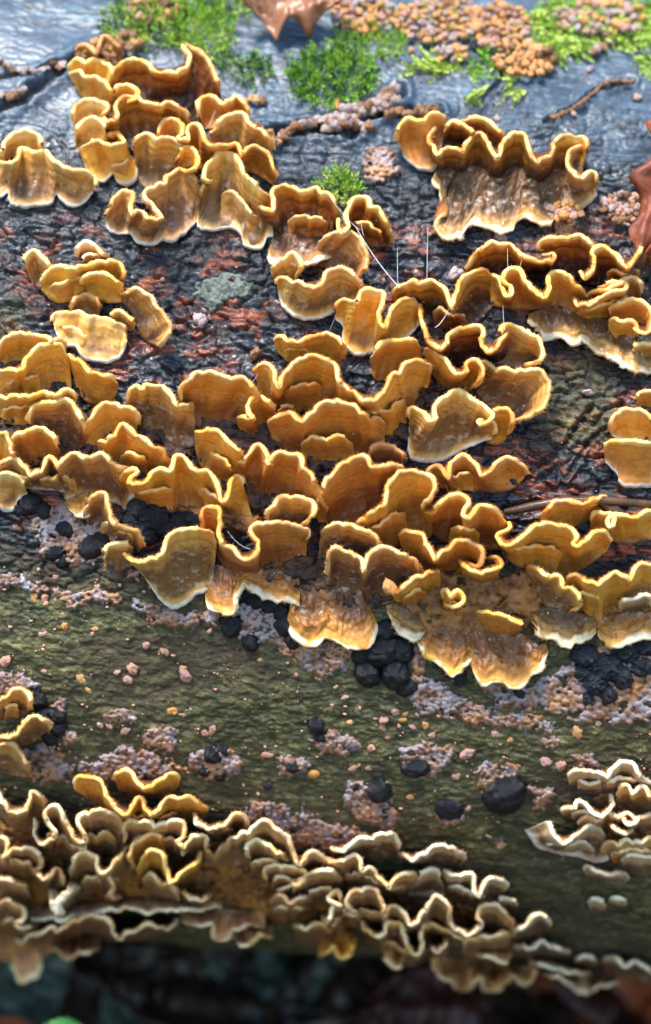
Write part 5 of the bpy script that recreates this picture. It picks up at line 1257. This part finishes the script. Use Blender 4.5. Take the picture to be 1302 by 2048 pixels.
knobs('orange fungus knobs among the feathery moss in the top right corner', blob_spots(1200, 35, 90, 34, 60, 8, 14), [0, 1, 2], group=G, h=.001)
knobs('small lilac and yellow knobs around the dark ball at top', blob_spots(900, 108, 34, 16, 18, 8, 12), [2, 1], group=G, h=.001)
knobs('orange fungus knobs behind the mosses at the top left', blob_spots(310, 20, 52, 22, 26, 8, 15), [1, 3, 0], group=G, h=.001)
knobs('a few brown fungus knobs in the moss above the highest hollow', blob_spots(262, 82, 26, 14, 8, 8, 12), [3, 1], group=G, h=.002)
knobs('brown beads behind the left tip of the top cluster', blob_spots(190, 105, 38, 22, 20, 6, 10), [3, 1], group=G, h=.002)

# ---- moss
moss('bright green moss cushion above the highest hollow, top left', 285, 62, 80, 34, 230, 34, (0, 1, 2))
moss('yellow green moss tuft right of the top left cushion', 408, 62, 52, 52, 210, 36, (1, 0))
moss('moss strip along the very top edge at left', 380, 12, 170, 24, 260, 32, (1, 0, 2))
moss('small dark green moss tuft between the dead leaf and the peaked bracket', 490, 140, 52, 24, 130, 26, (0, 2))
moss('large dark centred moss cushion at the top middle', 665, 155, 80, 48, 420, 32, (0, 2, 0))
moss('low bright moss spreading right of the large cushion at the top middle', 735, 90, 70, 34, 200, 24, (0, 1))
moss('tiny green moss tuft at the right end of the diagonal band', 675, 378, 38, 28, 130, 28, (0, 1))
moss('feathery moss frond lying left of the orange lobes at top right', 880, 138, 55, 10, 40, 46, (1,), feather=True, lean=(-.9, .1))
moss('feathery moss branch above the orange lobes at top right', 960, 125, 60, 22, 46, 44, (1, 0), feather=True, lean=(.4, .7))
moss('dangling feathery moss shoot in front of the blue bark at top right', 1032, 172, 22, 22, 14, 50, (1,), feather=True, lean=(-.5, .9))
moss('small feathery moss shoot below the dangling one', 935, 205, 12, 8, 8, 44, (1,), feather=True, lean=(.8, -.5))
moss('big feathery moss mass at the top right', 1120, 55, 80, 62, 240, 50, (1, 0, 1), feather=True, lean=(.5, .6))
moss('feathery moss in the upper right corner', 1250, 45, 70, 50, 170, 46, (0, 1, 1), feather=True, lean=(.3, .6))
moss('small feathery moss tuft at the right frame edge', 1296, 125, 14, 24, 26, 40, (1,), feather=True, lean=(-.4, .7))
moss('thin moss strip among the knobs at the top middle', 860, 70, 170, 60, 150, 26, (0, 2), feather=False)

# ---- leaves lying on the log
def onlog(u, v, h): return project(np.array([u]), np.array([v]), h)[0]
p = onlog(1328, 348, .012); n = lognormal(p)
leaf('rust brown oak leaf with lobed edge poking in from the right', p, -UDIR * 1.0 - XD * .22, CDIR * .9 + n * .3 - XD * .25, 0.046, .017, 'rust', 3, lobes=3.6, curl=.2, fold=.22, wav=.8, stalk=False)
p = onlog(590, 5, .007); n = lognormal(p)
leaf('curled shiny pale brown dead leaf at the top edge', p, XD + UDIR * .15, n * .9 + CDIR * .25, .026, .022, 'orange', 5, curl=.5, fold=-.3, wav=3.0, lobes=3.3)

# twig across the right
P3 = [onlog(1010, 1024, .004), onlog(1060, 1014, .006), onlog(1120, 1002, .0075), onlog(1200, 1000, .008), onlog(1340, 1012, .006)]
tg = tube('twig', P3, [.0007, .0011, .0010, .0009, .0009], BARKTWIG, base=P3[0]); tg.location = Vector(P3[0].tolist())
tag(tg, 'thin dark wet twig lying across the bark at right, under the bean shaped bracket', 'twig')
P3 = [onlog(1200, 1005, .006), onlog(1230, 1020, .007), onlog(1262, 1045, .006)]
tg = tube('twig', P3, [.0010, .0014, .0008], BARKTWIG, base=P3[0]); tg.location = Vector(P3[0].tolist())
tag(tg, 'short thick dark twig stub branching below the long thin twig', 'twig')

# ---- spider silk
def thread(label, a, b, ha, hb, r=.000045, sag=.0008):
    A = onlog(a[0], a[1], ha); Bp = onlog(b[0], b[1], hb)
    t = np.linspace(0, 1, 9)[:, None]
    pts = A + (Bp - A) * t; pts[:, 2] -= sag * 4 * (t * (1 - t))[:, 0]
    o = tube('silk_thread', pts, [r] * 9, SILK, ns=5, base=A); o.location = Vector(A.tolist())
    tag(o, label, 'spider thread', 'spider silk threads between the brackets')
thread('long bright silk thread from the moss tuft down to the upper centre', (712, 455), (800, 576), .012, .012, .00008)
thread('silk thread from the moss tuft to the folded yellow bracket', (655, 385), (720, 460), .010, .012)
thread('silk thread crossing beside the long bright one', (722, 440), (728, 470), .012, .012)
thread('short vertical silk thread right of the long bright one', (795, 495), (796, 572), .004, .010)
thread('vertical silk thread with a bead, upper centre', (856, 455), (854, 562), .003, .012)
thread('short silk thread in the mouth of the arched bracket, left', (1015, 497), (1017, 542), .012, .012)
thread('short silk thread in the mouth of the arched bracket, right', (1044, 520), (1032, 541), .012, .012)
thread('silk thread joining the broad ruffled bracket to the black hollow', (898, 617), (870, 655), .012, .012, .00007)
thread('vertical silk thread over the black hollow', (1006, 612), (1010, 660), .012, .012)
thread('silk thread across the hollow of the bright thick lip', (455, 1062), (500, 1098), .013, .013)
thread('silk thread over the top left cluster', (430, 222), (410, 258), .009, .009)
thread('faint silk thread below the round ear shaped bracket', (672, 628), (652, 668), .008, .005)
thread('silk thread at the left end of the very wide wavy bracket', (516, 748), (492, 768), .010, .002, .0001)

# ---- ground and litter
GZ = section_pts[:, 2].min() - 0.012
gx = np.concatenate([-np.geomspace(60, .35, 40), np.linspace(-.34, .34, 120), np.geomspace(.35, 60, 40)])
gy = np.concatenate([-np.geomspace(60, .15, 40), np.linspace(-.14, .7, 150), np.geomspace(.71, 60, 40)])
X, Y = np.meshgrid(gx, gy)
amp = np.clip(1.2 - np.hypot(X, Y - .2) * .2, .3, 1)
Z = GZ + .010 * fbm(X / .09, Y / .09, 5, 4) * amp - .0
me = mesh_np('ground', np.stack([X, Y, Z], -1).reshape(-1, 3), grid_faces(*X.shape), GROUND)
g = link(bpy.data.objects.new('ground', me)); tag(g, 'dark damp woodland soil under the log', kind='structure')

def onground(u, v, z):
    d = Fw * FPX + (u - 651) * Rt - (v - 1024) * Up
    t = (z - CAM[2]) / d[2]
    return CAM + d * t
LG = 'dead leaves on the ground under the log'
LV = [(560, 1925, .055, .030, 'grey', .5, 'pale grey green blurred leaf under the log, left one of two'), (505, 1985, .050, .028, 'grey', -1.0, 'pale grey green blurred leaf under the log, right one of two'),
      (590, 1990, .03, .015, 'grey', .3, 'small narrow grey leaf on the dark ground'), (330, 1935, .05, .02, 'grey', .1, 'narrow dark grey leaf in the shadow at lower left'), (1270, 2030, .085, .045, 'rust', -.6, 'reddish brown leaf in the bottom right corner'),
      (1230, 1985, .06, .03, 'red', -.3, 'dark red leaf just above the corner leaf, bottom right'), (180, 1990, .06, .035, 'brown', .4, 'dark brown leaf at the bottom left'), (40, 1975, .05, .03, 'grey', 1.2, 'greyish leaf at the bottom left edge'),
      (680, 2020, .07, .035, 'brown', .8, 'dark brown leaf at the bottom middle'), (800, 1985, .05, .03, 'brown', -.7, 'brown leaf in deep shadow at the bottom middle right'), (900, 2040, .07, .035, 'red', .2, 'dark red brown leaf at the bottom edge, right of middle'),
      (1050, 2020, .06, .03, 'brown', -1.1, 'dark leaf between the middle and the right corner'), (270, 2045, .03, .016, 'grey', -.8, 'small pale oval leaf near the bottom edge'), (430, 2040, .07, .03, 'brown', .1, 'dark leaf at the bottom edge, left of middle'),
      (410, 1960, .06, .03, 'brown', 1.4, 'dark curled leaf left of the grey green pair'), (950, 1990, .05, .02, 'brown', .4, 'small dark leaf in shadow under the bottom frill')]
for i, (a, b, L, W, mt, an, lab) in enumerate(LV):
    q = onground(a, b, GZ + .012 + .004 * (i % 3))
    leaf(lab, q, (math.cos(an), math.sin(an), .1), (rng.normal(0, .25), -.45 + rng.normal(0, .15), 1), L, W, mt, i * 3 + 1, group=LG, curl=.35, fold=.2, wav=1.5)
q = onground(130, 2095, GZ + .05)
leaf('bright green fresh leaf at the bottom left edge', q, (1, .2, 0), (0, -.6, 1), .021, .015, 'green', 77, curl=-.5, fold=.25)
# more litter all round, for what lies beyond the frame
proto = [leafmesh('blade', .06, .034, LEAFM[m_], 90 + j, curl=.4, fold=.2, wav=1.5, nu=12, nv=7) for j, m_ in enumerate(['brown', 'red', 'brown', 'rust', 'grey', 'brown'])]
vs_, fs_, k0 = [], [], 0
for j in range(900):
    me = proto[j % 6]
    x, y = (rng.uniform(-1.2, 1.2), rng.uniform(-.5, 1.6))
    co = np.empty(len(me.vertices) * 3, np.float32); me.vertices.foreach_get('co', co); co = co.reshape(-1, 3)
    R_ = np.array(Matrix.Rotation(rng.uniform(0, 6.28), 3, 'Z') @ Matrix.Rotation(rng.normal(0, .35), 3, 'X'))
    co = (co * rng.uniform(.7, 1.3)) @ R_.T + np.array([x, y, GZ + .008 + rng.uniform(0, .008)])
    fa = np.array([p_.vertices[:] for p_ in me.polygons])
    vs_.append(co); fs_.append((fa + k0, j % 6)); k0 += len(co)
V = np.concatenate(vs_); me = mesh_np('leaf_litter', V, np.concatenate([f for f, _ in fs_]), LEAFM['brown'], dict(vein=np.zeros(len(V))))
for q_ in ('red', 'rust', 'grey'): me.materials.append(LEAFM[q_])
idx = np.concatenate([np.full(len(f), [0, 1, 0, 2, 3, 0][c_]) for f, c_ in fs_]).astype(np.int32)
me.polygons.foreach_set('material_index', idx)
o = link(bpy.data.objects.new('leaf_litter', me)); tag(o, 'carpet of dark dead leaves on the ground round the log', 'leaf litter', kind='stuff')
